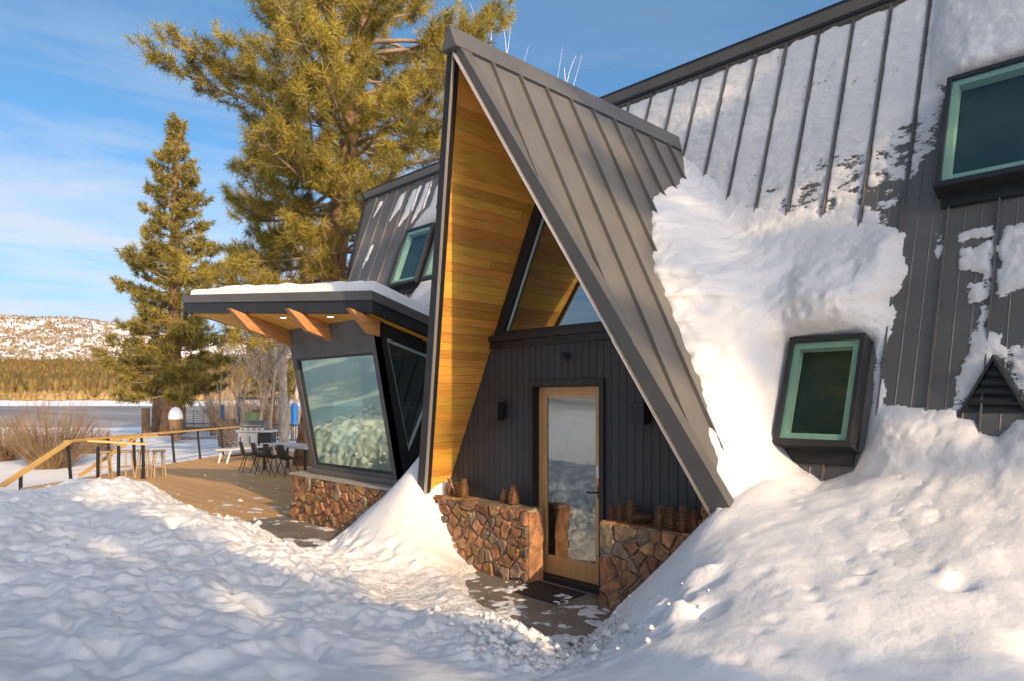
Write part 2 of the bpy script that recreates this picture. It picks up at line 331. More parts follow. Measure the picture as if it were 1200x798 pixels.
# far shore and forested lower slope
def slope_z(dep, lat):
    return np.interp(dep, [340, 375, 470, 700, 1000, 1350, 1700], [-2.5, -1.0, 2.2, 12, 31, 58, 90]) + 6 * fbm(lat * 0.004, dep * 0.004, 3, 11) * sstep(430, 800, dep)
dg, lg = np.meshgrid(np.linspace(340, 1700, 90), np.linspace(-1500, 900, 120), indexing='ij'); X, Y = to_world(dg, lg)
def slope_mat():
    m = mat('far_slope', (0.20, 0.13, 0.05), (0.34, 0.23, 0.10), 0.95, 0, 0.02, spec=0.1); t = m.node_tree; b = t.nodes['Principled BSDF']
    src = b.inputs['Base Color'].links[0].from_socket
    g = t.nodes.new('ShaderNodeNewGeometry'); s = t.nodes.new('ShaderNodeSeparateXYZ'); r = t.nodes.new('ShaderNodeMapRange')
    r.inputs['From Min'].default_value = 1.2; r.inputs['From Max'].default_value = 2.2
    mx_ = t.nodes.new('ShaderNodeMix'); mx_.data_type = 'RGBA'; mx_.inputs['A'].default_value = (0.8, 0.8, 0.8, 1)
    t.links.new(g.outputs['Position'], s.inputs[0]); t.links.new(s.outputs['Z'], r.inputs['Value']); t.links.new(r.outputs[0], mx_.inputs['Factor']); t.links.new(src, mx_.inputs['B']); t.links.new(mx_.outputs['Result'], b.inputs['Base Color'])
    return m
o = finish(named(grid_mesh(X, Y, slope_z(dg, lg)), 'far_shore'), 'far_shore', slope_mat(), smooth=True); tag(o, 'far lake shore with a strip of snow and a brushy slope', kind='structure')
# mountain
def mtn_z(dep, lat):
    a = lat / dep                                         # bearing
    top = np.interp(a, [-0.9, -0.745, -0.69, -0.62, -0.585, -0.56, -0.5, -0.42, -0.3, 0.1, 0.4], [118, 90, 89, 83, 80, 74, 68, 62, 52, 40, 30]) / 805 * 3300
    base = 78 + 0 * dep
    k = sstep(1600, 3300, dep) * (1 - 0.25 * sstep(3300, 4200, dep))
    n = fbm(lat * 0.0016, dep * 0.0013, 5, 21); r = np.abs(fbm(lat * 0.0022 + 5, dep * 0.0016, 5, 29))
    return base - 45 * sstep(1900, 1600, dep) + (top - 60) * k + (44 * n - 90 * (r - 0.12)) * sstep(1600, 2300, dep) * (1 - 0.72 * sstep(2800, 3300, dep))
dg, lg = np.meshgrid(np.linspace(1600, 4200, 150), np.linspace(-3600, 1600, 300), indexing='ij'); X, Y = to_world(dg, lg)
def mtn_mat():
    m = bpy.data.materials.new('snowy_mountain'); m.use_nodes = True; t = m.node_tree; b = t.nodes['Principled BSDF']; b.inputs['Roughness'].default_value = 0.9; b.inputs['Specular IOR Level'].default_value = 0.1
    tcn = t.nodes.new('ShaderNodeTexCoord')
    n = t.nodes.new('ShaderNodeTexNoise'); n.inputs['Scale'].default_value = 0.022; n.inputs['Detail'].default_value = 8; n.inputs['Roughness'].default_value = 0.7
    r = t.nodes.new('ShaderNodeValToRGB'); r.color_ramp.elements[0].position = 0.43; r.color_ramp.elements[1].position = 0.58
    r.color_ramp.elements[0].color = (0.34, 0.26, 0.17, 1); r.color_ramp.elements[1].color = (0.80, 0.80, 0.81, 1)
    t.links.new(tcn.outputs['Object'], n.inputs['Vector']); t.links.new(n.outputs['Fac'], r.inputs['Fac']); t.links.new(r.outputs[0], b.inputs['Base Color'])
    return m
o = finish(named(grid_mesh(X, Y, mtn_z(dg, lg)), 'mountain'), 'mountain', mtn_mat(), smooth=True); tag(o, 'snow dusted mountain ridge behind the lake', kind='structure')
# trees of the far wood: one mass nobody could count
def cones(n, dep_rng, ang_rng, zf, h_rng, wr, name, material, label, sides=6):
    dep = np.sqrt(rng.uniform(dep_rng[0] ** 2, dep_rng[1] ** 2, n)); a = rng.uniform(*ang_rng, n); lat = dep * a
    x, y = to_world(dep, lat); z = zf(dep, lat); h = rng.uniform(*h_rng, n); w = h * rng.uniform(*wr, n)
    k = np.arange(sides) * 2 * np.pi / sides; co = []; fc = []
    rings = [(1.0, 0.04), (0.55, 0.48), (0.72, 0.42), (0.0, 1.0)]
    j = rng.uniform(0.75, 1.25, (n, 3, sides))
    V = np.zeros((n, 3 * sides + 1, 3))
    for i, (rr, zz) in enumerate(rings[:3]):
        V[:, i * sides:(i + 1) * sides, 0] = x[:, None] + w[:, None] * rr * j[:, i] * np.cos(k)[None]
        V[:, i * sides:(i + 1) * sides, 1] = y[:, None] + w[:, None] * rr * j[:, i] * np.sin(k)[None]
        V[:, i * sides:(i + 1) * sides, 2] = (z + h * zz)[:, None]
    V[:, -1, 0] = x; V[:, -1, 1] = y; V[:, -1, 2] = z + h
    F = []
    for q in range(sides):
        p = (q + 1) % sides
        F += [(q, p, sides + p), (q, sides + p, sides + q), (2 * sides + q, 2 * sides + p, 3 * sides)]
    F = np.array(F); F = (F[None] + (np.arange(n) * (3 * sides + 1))[:, None, None]).reshape(-1, 3)
    o = finish(named(raw_mesh(V.reshape(-1, 3), F), name), name, material, smooth=False); tag(o, label, 'trees', kind='stuff'); return o
cones(9500, (500, 1650), (-0.84, -0.15), slope_z, (5, 19), (0.15, 0.30), 'far_forest', M['forest'], 'olive conifer wood covering the far lower slope')
cones(8000, (1650, 3300), (-0.84, -0.2), lambda d, l: mtn_z(d, l) - 0.5, (5, 10), (0.35, 0.6), 'mountain_brush', M['brush'], 'scattered tan brush dotting the snowy mountain')
cones(420, (440, 520), (-0.86, -0.15), slope_z, (2, 7), (0.4, 0.7), 'shore_brush', M['shore_brush'], 'golden brush and bare trees along the far shore')

# ------------------------------------------------------------------ near snow: one modelled height field
CP = [(2.15,-1.45,0.60),(2.46,-1.22,0.86),(2.85,-1.87,0.72),(2.06,-1.72,0.42),(2.83,-2.34,0.60),(3.37,-2.51,0.60),(3.74,-2.57,0.58),(4.06,-2.65,0.55),(4.6,-2.84,0.52),(2.59,-0.88,0.94),(3.23,-1.10,0.93),(3.79,-1.30,0.91),(4.6,-1.4,0.84),(3.52,-1.94,0.74),(3.94,-2.16,0.67),(4.6,-2.1,0.64),(3.02,-1.79,0.78),
 (1.51,-1.37,0.10),(1.81,-1.86,0.20),(2.31,-2.23,0.44),(2.03,-0.10,1.17),(1.18,-1.46,-0.02),(1.48,-1.67,0.00),(1.83,-1.93,0.04),
 (-9.42,-3.56,0.33),(-9.47,-2.83,0.36),(-9.08,-2.13,0.50),(-8.80,-1.59,0.48),(-7.18,-1.78,0.38),(-5.52,-1.88,0.32),(-4.69,-1.63,0.27),(-4.04,-1.56,0.24),(-2.81,-1.69,0.18),(-2.11,-1.64,0.13),(-1.56,-1.44,0.08),
 (-1.24,-4.65,0.50),(-3.91,-4.29,0.40),(-0.82,-4.22,0.50),(-3.91,-3.53,0.38),(-2.01,-3.27,0.38),(0.66,-4.13,0.50),(-0.25,-3.23,0.42),(1.23,-3.89,0.50),(0.38,-2.89,0.36),(1.56,-3.57,0.46),(0.36,-2.11,0.22),(1.35,-2.86,0.36),(1.98,-3.00,0.42),(0.76,-1.92,0.20),(1.13,-1.91,0.22),(1.50,-2.04,0.26),(1.76,-2.23,0.28),(2.08,-2.46,0.30),(2.03,-2.73,0.36),
 (-1.39,-1.13,0.0),(-0.77,-1.25,-0.06),(-0.17,-1.41,-0.04),(0.4,-1.55,0.0),
 # foot of the right bank
 (1.92,-0.32,1.06),(2.12,-0.42,1.04),(2.3,-0.2,1.12),(1.98,-0.58,0.98),(1.78,-0.30,0.82),(1.54,-0.30,0.52),(1.19,-0.30,0.17),(0.95,-0.30,-0.10),(0.87,-0.62,-0.14),(1.00,-0.92,-0.14),(1.12,-1.15,-0.10),
 (1.60,-0.80,0.50),(1.40,-0.55,0.30),(1.35,-0.95,0.20),(1.45,-1.15,0.16),(1.9,-0.9,0.74),(2.2,-0.6,0.98),(1.75,-1.25,0.44),
 # swept walk
 (0.2,-0.4,-0.22),(-0.6,-0.5,-0.22),(-0.2,-0.9,-0.18),(0.5,-1.0,-0.18),(-1.0,-0.6,-0.04),(-0.75,-0.98,0.03),(-0.25,-1.22,0.05),(0.3,-1.42,0.07),(0.3,-0.1,-0.25),(-0.9,-0.15,-0.2),(0.6,-1.3,-0.08),(0.9,-0.2,-0.2),
 (-4.2,-0.6,-0.2),(-5.2,-0.6,-0.22),(-3.8,-0.95,-0.14),(-5.2,-1.2,-0.16),(-4.4,-0.2,-0.2),(-6.3,-0.8,-0.25),(-6.5,-1.3,-0.15),(-8.5,-0.5,-0.3),(-8.5,0.6,-0.35),(-7.2,-1.15,-0.2),(-9.2,-1.0,0.0),(-7.6,0.3,-0.3),
 # drift between the bay and the entry gable
 (-2.15,-0.22,1.22),(-2.5,-0.2,1.0),(-2.25,-0.5,0.80),(-3.0,-0.25,0.62),(-3.3,-0.35,0.40),(-3.45,-0.7,0.08),(-2.7,-0.75,0.42),(-2.2,-0.85,0.38),(-1.97,-0.30,0.72),(-1.75,-0.32,0.44),(-1.45,-0.32,0.08),(-1.75,-0.5,0.40),(-1.6,-0.7,0.24),(-1.2,-0.4,0.03),(-1.4,-0.75,0.12),(-1.9,-1.15,0.12),(-2.7,-1.2,0.08),(-3.2,-1.1,0.02),(-2.2,0.1,1.25),(-3.0,0.2,0.9),
 # bank up to the main roof
 (2.9,0.5,1.34),(3.4,0.55,1.38),(4.2,0.5,1.36),(5.2,0.4,1.36),(2.4,0.35,1.16),(2.05,0.30,1.24),(5.0,-0.8,1.0),(6.0,-1.5,0.78),(6.5,0.2,1.4),(5.4,-2.4,0.72),(3.0,-0.3,1.14),(3.8,-0.4,1.14),(4.8,-0.2,1.12),
 # round the camera and beyond the frame
 (4.7,-4.2,0.55),(3.5,-4.0,0.52),(5.5,-5.5,0.5),(3,-6.5,0.5),(0,-6.5,0.55),(-3,-6.5,0.5),(-6,-6,0.5),(-7,-4.5,0.45),(-10.5,-6,0.6),(7.5,-4,0.5),(7.5,-7,0.5),(-6,-3.2,0.36),(-7.8,-3,0.36)]
CP = np.array(CP)
def tps(P, val, lam=0.02):
    n = len(P); d = np.linalg.norm(P[:, None] - P[None], axis=-1); K = np.where(d > 0, d * d * np.log(d + 1e-9), 0) + lam * np.eye(n)
    A = np.zeros((n + 3, n + 3)); A[:n, :n] = K; A[:n, n] = 1; A[:n, n + 1:] = P; A[n, :n] = 1; A[n + 1:, :n] = P.T
    return np.linalg.solve(A, np.concatenate([val, np.zeros(3)]))
W = tps(CP[:, :2], CP[:, 2])
def snow_base(u, v):
    s = u.shape; q = np.stack([u.ravel(), v.ravel()], 1); out = np.zeros(len(q))
    for i in range(0, len(q), 20000):
        d = np.linalg.norm(q[i:i + 20000, None] - CP[None, :, :2], axis=-1)
        out[i:i + 20000] = (np.where(d > 0, d * d * np.log(d + 1e-9), 0) @ W[:-3]) + W[-3] + q[i:i + 20000] @ W[-2:]
    return out.reshape(s)
def snow_detail(u, v, z):
    lump = sstep(1.8, 0.8, u) * sstep(-1.5, -2.4, v) + sstep(-3.0, -4.0, u)             # trodden snow on the left
    lump = np.clip(lump, 0, 1)
    n = 0.020 * fbm(u * 1.3, v * 1.3, 3, 31) + 0.010 * fbm(u * 5, v * 5, 3, 33)
    r = 0.5 - np.abs(fbm(u * 2.6 + 3, v * 3.4, 4, 41)) * 2
    n = n + lump * (0.08 * fbm(u * 1.1, v * 1.5, 3, 43) + 0.045 * r + 0.045 * fbm(u * 4.2, v * 4.2, 3, 47) - 0.060 * np.abs(fbm(u * 5.5 + 7, v * 7.5, 3, 49)) + 0.016 * fbm(u * 18, v * 18, 2, 50))
    # shovelled crumbs beside the walk
    edge = np.exp(-((z - 0.14) / 0.16) ** 2) * sstep(-0.5, -1.0, v) * sstep(2.6, 2.0, u)
    n = n + edge * (0.075 * np.abs(fbm(u * 6.5, v * 6.5, 4, 53)) + 0.05 * fbm(u * 12, v * 12, 3, 57) - 0.01)
    heap = np.exp(-(((u - 1.75) / 0.55) ** 2 + ((v + 2.55) / 0.4) ** 2)) + np.exp(-(((u - 2.15) / 0.4) ** 2 + ((v + 1.9) / 0.35) ** 2))
    n = n + heap * (0.10 * np.abs(fbm(u * 8, v * 8, 4, 61)) + 0.05 * fbm(u * 15, v * 15, 2, 63))
    # paw prints and fallen lumps on the right bank
    for (a, b, r_, dpt) in PITS: n = n + dpt * np.exp(-(((u - a) ** 2 + (v - b) ** 2) / r_ ** 2))
    n = n + 0.03 * fbm(u * 2.2, v * 2.2, 4, 67) * sstep(2.0, 2.8, u) + 0.016 * np.maximum(fbm(u * 7, v * 7, 3, 69), 0) * sstep(3.0, 3.8, u)
    return n
prng = random.Random(3); PITS = []
for k in range(16):                                   # a track running up the bank
    t = k / 15; PITS.append((3.15 + 0.12 * math.sin(k * 1.9) + 0.25 * t, -2.35 + 2.1 * t, 0.03 + 0.012 * prng.random(), -0.022))
for k in range(46): PITS.append((prng.uniform(2.4, 4.6), prng.uniform(-2.6, 0.2), prng.uniform(0.02, 0.05), prng.uniform(-0.018, 0.02)))
PITS += [(2.55, -1.92, 0.10, 0.10), (2.68, -1.85, 0.09, -0.09), (2.35, -1.45, 0.07, 0.05), (2.45, -1.42, 0.06, 0.05), (2.5, -1.5, 0.08, -0.04), (3.72, -1.15, 0.05, 0.035), (3.80, -1.22, 0.06, -0.05), (4.3, -1.6, 0.18, -0.10), (4.38, -1.35, 0.14, 0.06)]
fr_ = random.Random(8)
for (a0, b0, a1, b1, n_) in ((2.6, -3.9, -3.6, -2.6, 13), (1.2, -4.6, -6.5, -3.4, 14), (0.9, -2.2, -1.6, -2.7, 6), (-1.5, -4.9, -7.5, -2.6, 12)):
    for k in range(n_):                               # boot prints crossing the yard
        t = k / (n_ - 1); a = a0 + (a1 - a0) * t + fr_.uniform(-.08, .08); b = b0 + (b1 - b0) * t + (0.11 if k % 2 else -0.11) + fr_.uniform(-.05, .05)
        PITS += [(a, b, 0.085, -0.075), (a - 0.13, b + 0.01, 0.075, -0.065), (a - 0.30, b + 0.03, 0.10, 0.012)]
def snow_z(u, v):
    b = snow_base(u, v); return b + snow_detail(u, v, b)
def roof_v(z): return 0.2132 + z * 0.3739                 # main roof plane, 69.5 degrees
us = np.concatenate([np.arange(-10.4, -4, 0.05), np.arange(-4, 5.2, 0.024), np.arange(5.2, 7.6, 0.1)]); vs_ = np.concatenate([np.arange(-7, -4.6, 0.06), np.arange(-4.6, 1.25, 0.024)])
U, Vv = np.meshgrid(us, vs_, indexing='ij'); ZG = snow_z(U, Vv)
rim = sstep(-10.4, -9.4, U) * sstep(7.6, 6.6, U) * sstep(-7, -6, Vv); ZB = ZG * rim - 0.3 * (1 - rim)
ZB = ZB - 0.6 * sstep(0.18, 0.40, Vv) * sstep(1.92, 2.05, U) * sstep(2.78, 2.66, U) - 0.05 * sstep(0.35, 0.6, Vv) * sstep(1.9, 2.2, U)
keep = ~((Vv > 0.02) & (U > -2.1) & (U < 1.75)) & ~((Vv > 0.02) & (U <= -2.1) & (U > -5.6)) & ~((Vv > roof_v(ZG) + 0.25))
me = named(grid_mesh(U, Vv, ZB, keep), 'snow_bank')
dirt = np.clip(np.exp(-(((U - 1.35) / 0.55) ** 2 + ((Vv + 1.62) / 0.40) ** 2)) * 1.3 + np.exp(-(((U - 1.75) / 0.45) ** 2 + ((Vv + 2.55) / 0.35) ** 2)) * 0.8 + 0.5 * np.exp(-((ZB + 0.02) / 0.06) ** 2) * sstep(2.2, 1.6, U), 0, 1) * sstep(0.5, 0.3, ZB)
at_ = me.attributes.new('dirt', 'FLOAT', 'POINT'); at_.data.foreach_set('value', dirt.ravel().astype(np.float32))
o = finish(me, 'snow_bank', M['snow'], smooth=True); tag(o, 'deep trodden and drifted snow around the entry walk', kind='structure')

# ------------------------------------------------------------------ the cabin
house = tag(empty('cabin', (-1, 2, 0)), 'dark metal roofed A-frame cabin with a tall pointed wood lined entry gable', 'cabin')
SIN, COS = math.sin(math.radians(69.5)), math.cos(math.radians(69.5))
ZR = 6.22                                                   # ridge height
def RP(u, z, off=0.0): return Vector((u, roof_v(z) - off * SIN, z + off * COS))
SEAM = [2.735 - 0.372 * k for k in range(28)][::-1] + [2.735 + 0.372 * k for k in range(1, 8)]
UL, UR = -7.78, 5.4
# main roof slab
mb = MB(); zl = 0.25
dul = lambda z: UL + (ZR - z) * 0.20
yb = 2 * roof_v(ZR)
a = [RP(dul(ZR), ZR), RP(UR, ZR), RP(UR, zl), RP(-5.2, zl), RP(-5.2, 1.6), RP(dul(4.3), 4.3)]
mb.hexa(a, [RP(p.x, p.z, -0.14) for p in a])
bk = [Vector((p.x, yb - p.y, p.z)) for p in a][::-1]; mb.hexa(bk, [Vector((p.x, p.y - 0.14, p.z)) for p in bk])
roof = mb.build('main_roof', M['metal'], house)
panel_cache = {}
for i in range(len(SEAM)):
    u0 = SEAM[i]; u1 = SEAM[i + 1] if i + 1 < len(SEAM) else UR
    w = u1 - u0; mb = MB()
    zt = ZR - 0.06
    zb = zl if u0 > -5.2 else min(4.3, 1.6 + (-5.2 - u0) * 2.7 / 2.196)
    mb.hexa([RP(u0 + 0.004, zt, 0.003), RP(u1 - 0.004, zt, 0.003), RP(u1 - 0.004, zb, 0.003), RP(u0 + 0.004, zb, 0.003)],
            [RP(u0 + 0.004, zt, 0.009), RP(u1 - 0.004, zt, 0.009), RP(u1 - 0.004, zb, 0.009), RP(u0 + 0.004, zb, 0.009)])
    for q in (0.33, 0.66):                                  # pencil ribs
        c = u0 + w * q; mb.hexa([RP(c - 0.006, zt, 0.009), RP(c + 0.006, zt, 0.009), RP(c + 0.006, zb, 0.009), RP(c - 0.006, zb, 0.009)], [RP(c - 0.002, zt, 0.0125), RP(c + 0.002, zt, 0.0125), RP(c + 0.002, zb, 0.0125), RP(c - 0.002, zb, 0.0125)])
    mb.build('roof_panel', M['metal'], roof)
    mb = MB(); mb.hexa([RP(u0 - 0.007, zt, 0.0), RP(u0 + 0.007, zt, 0.0), RP(u0 + 0.007, zb, 0.0), RP(u0 - 0.007, zb, 0.0)], [RP(u0 - 0.005, zt, 0.044), RP(u0 + 0.005, zt, 0.044), RP(u0 + 0.005, zb, 0.044), RP(u0 - 0.005, zb, 0.044)])
    mb.build('roof_seam', M['metal'], roof)
mb = MB(); zc = ZR - 0.17
p0 = dul(ZR) - 0.02; p1 = UR + 0.02
prof = [RP(0, zc, 0.06), RP(0, ZR + 0.02, 0.06)]; apx = Vector((0, roof_v(ZR), ZR + 0.10))
sec = [Vector((0, prof[0].y, prof[0].z)), Vector((0, apx.y - 0.03, apx.z)), Vector((0, apx.y + 0.03, apx.z)), Vector((0, yb - prof[0].y, prof[0].z)), Vector((0, yb - prof[0].y - 0.05, prof[0].z)), Vector((0, apx.y, apx.z - 0.07)), Vector((0, prof[0].y + 0.05, prof[0].z))]
mb.hexa([p + Vector((p0, 0, 0)) for p in sec], [p + Vector((p1, 0, 0)) for p in sec]); mb.build('ridge_cap', M['metal_dark'], roof)
mb = MB()                                                     # rake trim at the left end
for s in (0,):
    a0, a1 = RP(dul(ZR), ZR, 0.05), RP(dul(4.3), 4.3, 0.05)
    b0, b1 = RP(dul(ZR), ZR, -0.16), RP(dul(4.3), 4.3, -0.16)
    d = Vector((-0.04, 0, 0)); mb.hexa([a0, a1, b1, b0], [a0 + d, a1 + d, b1 + d, b0 + d])
mb.build('rake_trim', M['metal_dark'], roof)
mb = MB()                                                     # gable ends and floor closing the volume
for ue in (-5.3, UR - 0.1): mb.hexa([(ue, roof_v(0.2) + 0.15, -0.1), (ue, yb - roof_v(0.2) - 0.15, -0.1), (ue, roof_v(ZR), ZR - 0.2)], [(ue + 0.1, roof_v(0.2) + 0.15, -0.1), (ue + 0.1, yb - roof_v(0.2) - 0.15, -0.1), (ue + 0.1, roof_v(ZR), ZR - 0.2)])
mb.build('end_wall', M['panel'], house)
mb = MB(); mb.box6(-5.3, UR - 0.1, 0.05, yb - 0.3, -0.12, -0.02); mb.build('floor_slab', M['interior'], house)
mb = MB(); mb.box6(-5.2, UR - 0.3, 2.3, 2.42, -0.02, 4.6); mb.build('inner_wall', M['interior'], house)

# entry gable
K = 0.47; ZI = 5.02; ZO = 5.16                              # inner and outer apex heights
def vf(z): return -0.132 - 0.279 * z                       # raked front edge
ZB0 = 0.70
dorm = None
def dv(u_abs, z, s, y): return Vector((s * u_abs, y, z))
def inner_u(z): return K * (ZI - z)
def outer_u(z): return 0.485 * (ZO - z)
zo_ap = ZO
mb = MB()
for s in (-1, 1):
    zb = ZB0
    # slab per side: front (raked) to back (buried in the main roof)
    def back(z): return roof_v(z) + 0.1
    F = [dv(0, ZI + 0.0, s, vf(ZI)), dv(inner_u(zb), zb, s, vf(zb)), dv(outer_u(zb), zb, s, vf(zb)), dv(0, zo_ap, s, vf(zo_ap))]
    B = [dv(0, ZI, s, back(ZI)), dv(inner_u(zb), zb, s, back(zb)), dv(outer_u(zb), zb, s, back(zb)), dv(0, zo_ap, s, back(zo_ap))]
    # pull the body 12 mm behind the fascia and 6 mm off the planks
    F = [p + Vector((0, 0.012, 0)) for p in F]
    mb.hexa(F, B)
dorm = mb.build('entry_roof', M['metal'], house)
# fascia boards, drip edge and soffit reveal
for s in (-1, 1):
    mb = MB(); zb = ZB0 - 0.02
    ext = 0.085
    f0 = [dv(0, ZI + 0.01, s, vf(ZI)), dv(inner_u(zb) + 0.004, zb, s, vf(zb)), dv(outer_u(zb) + (ext if s > 0 else 0.02), zb, s, vf(zb)), dv(0, 5.188, s, vf(5.188))]
    b0 = [p + Vector((0, 0.11, 0)) for p in f0]
    mb.hexa([p + Vector((0, -0.012, 0)) for p in f0], b0); mb.build('fascia', M['fascia'] if s > 0 else M['metal_dark'], dorm)
    mb = MB()
    e = 0.012
    f1 = [dv(0, ZI - 0.055, s, vf(ZI) - 0.02), dv(inner_u(zb) - 0.026, zb, s, vf(zb) - 0.02), dv(inner_u(zb) - 0.002, zb, s, vf(zb) - 0.02), dv(0, ZI - 0.005, s, vf(ZI) - 0.02)]
    mb.hexa(f1, [p + Vector((0, 0.03, 0)) for p in f1]); mb.build('drip_edge', M['drip'], dorm)
    mb = MB()
    f2 = [dv(0, ZI - 0.075, s, vf(ZI) + 0.012), dv(inner_u(zb) - 0.03, zb, s, vf(zb) + 0.012), dv(inner_u(zb), zb, s, vf(zb) + 0.012), dv(0, ZI, s, vf(ZI) + 0.012)]
    mb.hexa(f2, [p + Vector((0, 0.05, 0)) for p in f2]); mb.build('soffit_reveal', M['black'], dorm)
# seams and panels of the entry roof
vseam = [-1.183 + 0.362 * k for k in range(-1, 10)]
for s in (1, -1):
    for i, v0 in enumerate(vseam):
        def zfront(v): return min(zo_ap - 0.02, max(ZB0, (-0.132 - v) / 0.279))       # height where the rake crosses this v
        def zback(v): return max(ZB0, min(zo_ap - 0.02, (v - 0.2132) / 0.3739))
        v1 = v0 + 0.362
        def P(v, z, off): return Vector((s * (outer_u(z) + off * 0.905), v, z + off * 0.425))
        zt = zo_ap - 0.02
        lo0 = max(ZB0, zback(v0) if v0 > roof_v(ZB0) else ZB0, ); lo1 = max(ZB0, zback(v1) if v1 > roof_v(ZB0) else ZB0)
        if v0 < vf(ZB0): lo0 = max(lo0, zfront(v0) + 0.02)
        if v1 < vf(ZB0): lo1 = max(lo1, zfront(v1) + 0.02)
        if lo0 >= zt - 0.05 and lo1 >= zt - 0.05: continue
        lo0 = min(lo0, zt - 0.01); lo1 = min(lo1, zt - 0.01)
        va = max(v0, vf(zt) + 0.10)
        mb = MB(); q = [P(va + 0.004, zt, 0.002), P(v1 - 0.004, zt, 0.002), P(v1 - 0.004, lo1, 0.002), P(max(v0, va) + 0.004, lo0, 0.002)]
        mb.hexa(q, [p + Vector((s * 0.905 * 0.006, 0, 0.425 * 0.006)) for p in q]); mb.build('roof_panel', M['metal'], dorm)
        if i > 0 and lo0 < zt - 0.1:
            zs2 = 4.965; mb = MB(); q = [P(v0 - 0.009, zs2, 0), P(v0 + 0.009, zs2, 0), P(v0 + 0.009, lo0, 0), P(v0 - 0.009, lo0, 0)]
            mb.hexa(q, [p + Vector((s * 0.905 * 0.045, 0, 0.425 * 0.045)) for p in q]); mb.build('roof_seam', M['metal'], dorm)
# ridge cap and rake trim
mb = MB(); zt = 5.205; cw = 0.10; zlw = zt - cw / 0.485
mbs = MB(); zg = zlw - 0.028
for s in (-1, 1): mbs.hexa([Vector((s * (outer_u(zg) + 0.004), vf(zg) + 0.12, zg)), Vector((s * (outer_u(zg) + 0.004), 2.2, zg)), Vector((s * outer_u(zlw), 2.2, zlw + 0.01)), Vector((s * outer_u(zlw), vf(zg) + 0.12, zlw + 0.01))], [Vector((s * (outer_u(zg) + 0.014), vf(zg) + 0.12, zg)), Vector((s * (outer_u(zg) + 0.014), 2.2, zg)), Vector((s * (outer_u(zlw) + 0.012), 2.2, zlw + 0.01)), Vector((s * (outer_u(zlw) + 0.012), vf(zg) + 0.12, zlw + 0.01))])
mbs.build('cap_gap_shade', M['black'], dorm)  # shade of the gap under the ridge cap, painted as a black strip
def capsec(v): return [Vector((-cw, v, zlw)), Vector((-0.012, v, zt)), Vector((0.012, v, zt)), Vector((cw, v, zlw))]
mb.hexa(capsec(vf(zt) - 0.016), capsec(2.25)); mb.build('ridge_cap', M['fascia'], dorm)
# soffit planks (each its own board), left and right
for s in (-1, 1):
    mb = MB()
    q = [dv(inner_u(ZB0) , ZB0, s, vf(ZB0) + 0.06), dv(0, ZI, s, vf(ZI) + 0.06), dv(0, ZI, s, 1.6), dv(inner_u(ZB0), ZB0, s, 1.6)]
    nn = Vector((-s * 0.905, 0, -0.425))
    mb.hexa([p + nn * 0.001 for p in q], [p + nn * 0.004 for p in q]); sof = mb.build('soffit', M['cedar'], house)
    pw = 0.0965; Ls = (ZI - ZB0) * math.hypot(1, K); npk = int(Ls / pw)
    for i in range(npk):
        s0 = i * pw; s1 = s0 + pw - 0.004
        z0 = ZB0 + s0 / math.hypot(1, K); z1 = ZB0 + s1 / math.hypot(1, K)
        if z1 > ZI - 0.03: break
        # one or two lengths per course
        cuts = [None, random.uniform(-0.6, 1.2)] if random.random() < 0.5 else [None]
        fa = [vf(z0) + 0.055, vf(z1) + 0.055]; segs = []
        if len(cuts) == 2 and cuts[1] > fa[0] + 0.3: segs = [(fa[0], fa[1], cuts[1] - 0.001, cuts[1] - 0.001), (cuts[1] + 0.001, cuts[1] + 0.001, 1.6, 1.6)]
        else: segs = [(fa[0], fa[1], 1.6, 1.6)]
        for (a0, a1, b0, b1) in segs:
            t_ = 0.012 + random.uniform(-0.0012, 0.0012)
            q = [dv(inner_u(z0), z0, s, a0), dv(inner_u(z1), z1, s, a1), dv(inner_u(z1), z1, s, b1), dv(inner_u(z0), z0, s, b0)]
            mb = MB(); mb.hexa([p + nn * 0.0042 for p in q], [p + nn * t_ for p in q]); mb.build('plank', M['cedar'], sof)
# gable wall: backing and vertical boards
def zs_(u): return ZI - abs(u) / K - 0.012
mb = MB(); mb.hexa([(-1.98, 0.012, 0.6), (-0.52, 0.012, 0.6), (-0.52, 0.012, 2.5), (-1.16, 0.012, 2.5)], [(-1.98, 0.06, 0.6), (-0.52, 0.06, 0.6), (-0.52, 0.06, 2.5), (-1.16, 0.06, 2.5)])
mb.hexa([(1.98, 0.012, 0.6), (0.49, 0.012, 0.6), (0.49, 0.012, 2.5), (1.16, 0.012, 2.5)], [(1.98, 0.06, 0.6), (0.49, 0.06, 0.6), (0.49, 0.06, 2.5), (1.16, 0.06, 2.5)])
mb.box6(-0.52, 0.49, 0.012, 0.06, 2.08, 2.5); gw = mb.build('gable_wall', M['board'], house)
bw = 0.094
for i in range(-21, 21):
    ua = i * bw + 0.003 + 0.02; ub = ua + bw - 0.007
    zlo = 0.62
    if ub > -0.50 and ua < 0.455: zlo = 2.085
    ta = min(2.5, zs_(ua)); tb = min(2.5, zs_(ub))
    if max(ta, tb) < zlo + 0.05: continue
    ta = max(ta, zlo + 0.01); tb = max(tb, zlo + 0.01)
    mb = MB(); f = [(ua, -0.012, zlo), (ub, -0.012, zlo), (ub, -0.012, tb), (ua, -0.012, ta)]
    mb.hexa([Vector(p) + Vector((0, 0, 0)) for p in f], [Vector(p) + Vector((0, 0.024, 0)) for p in f]); mb.build('board', M['board'], gw)
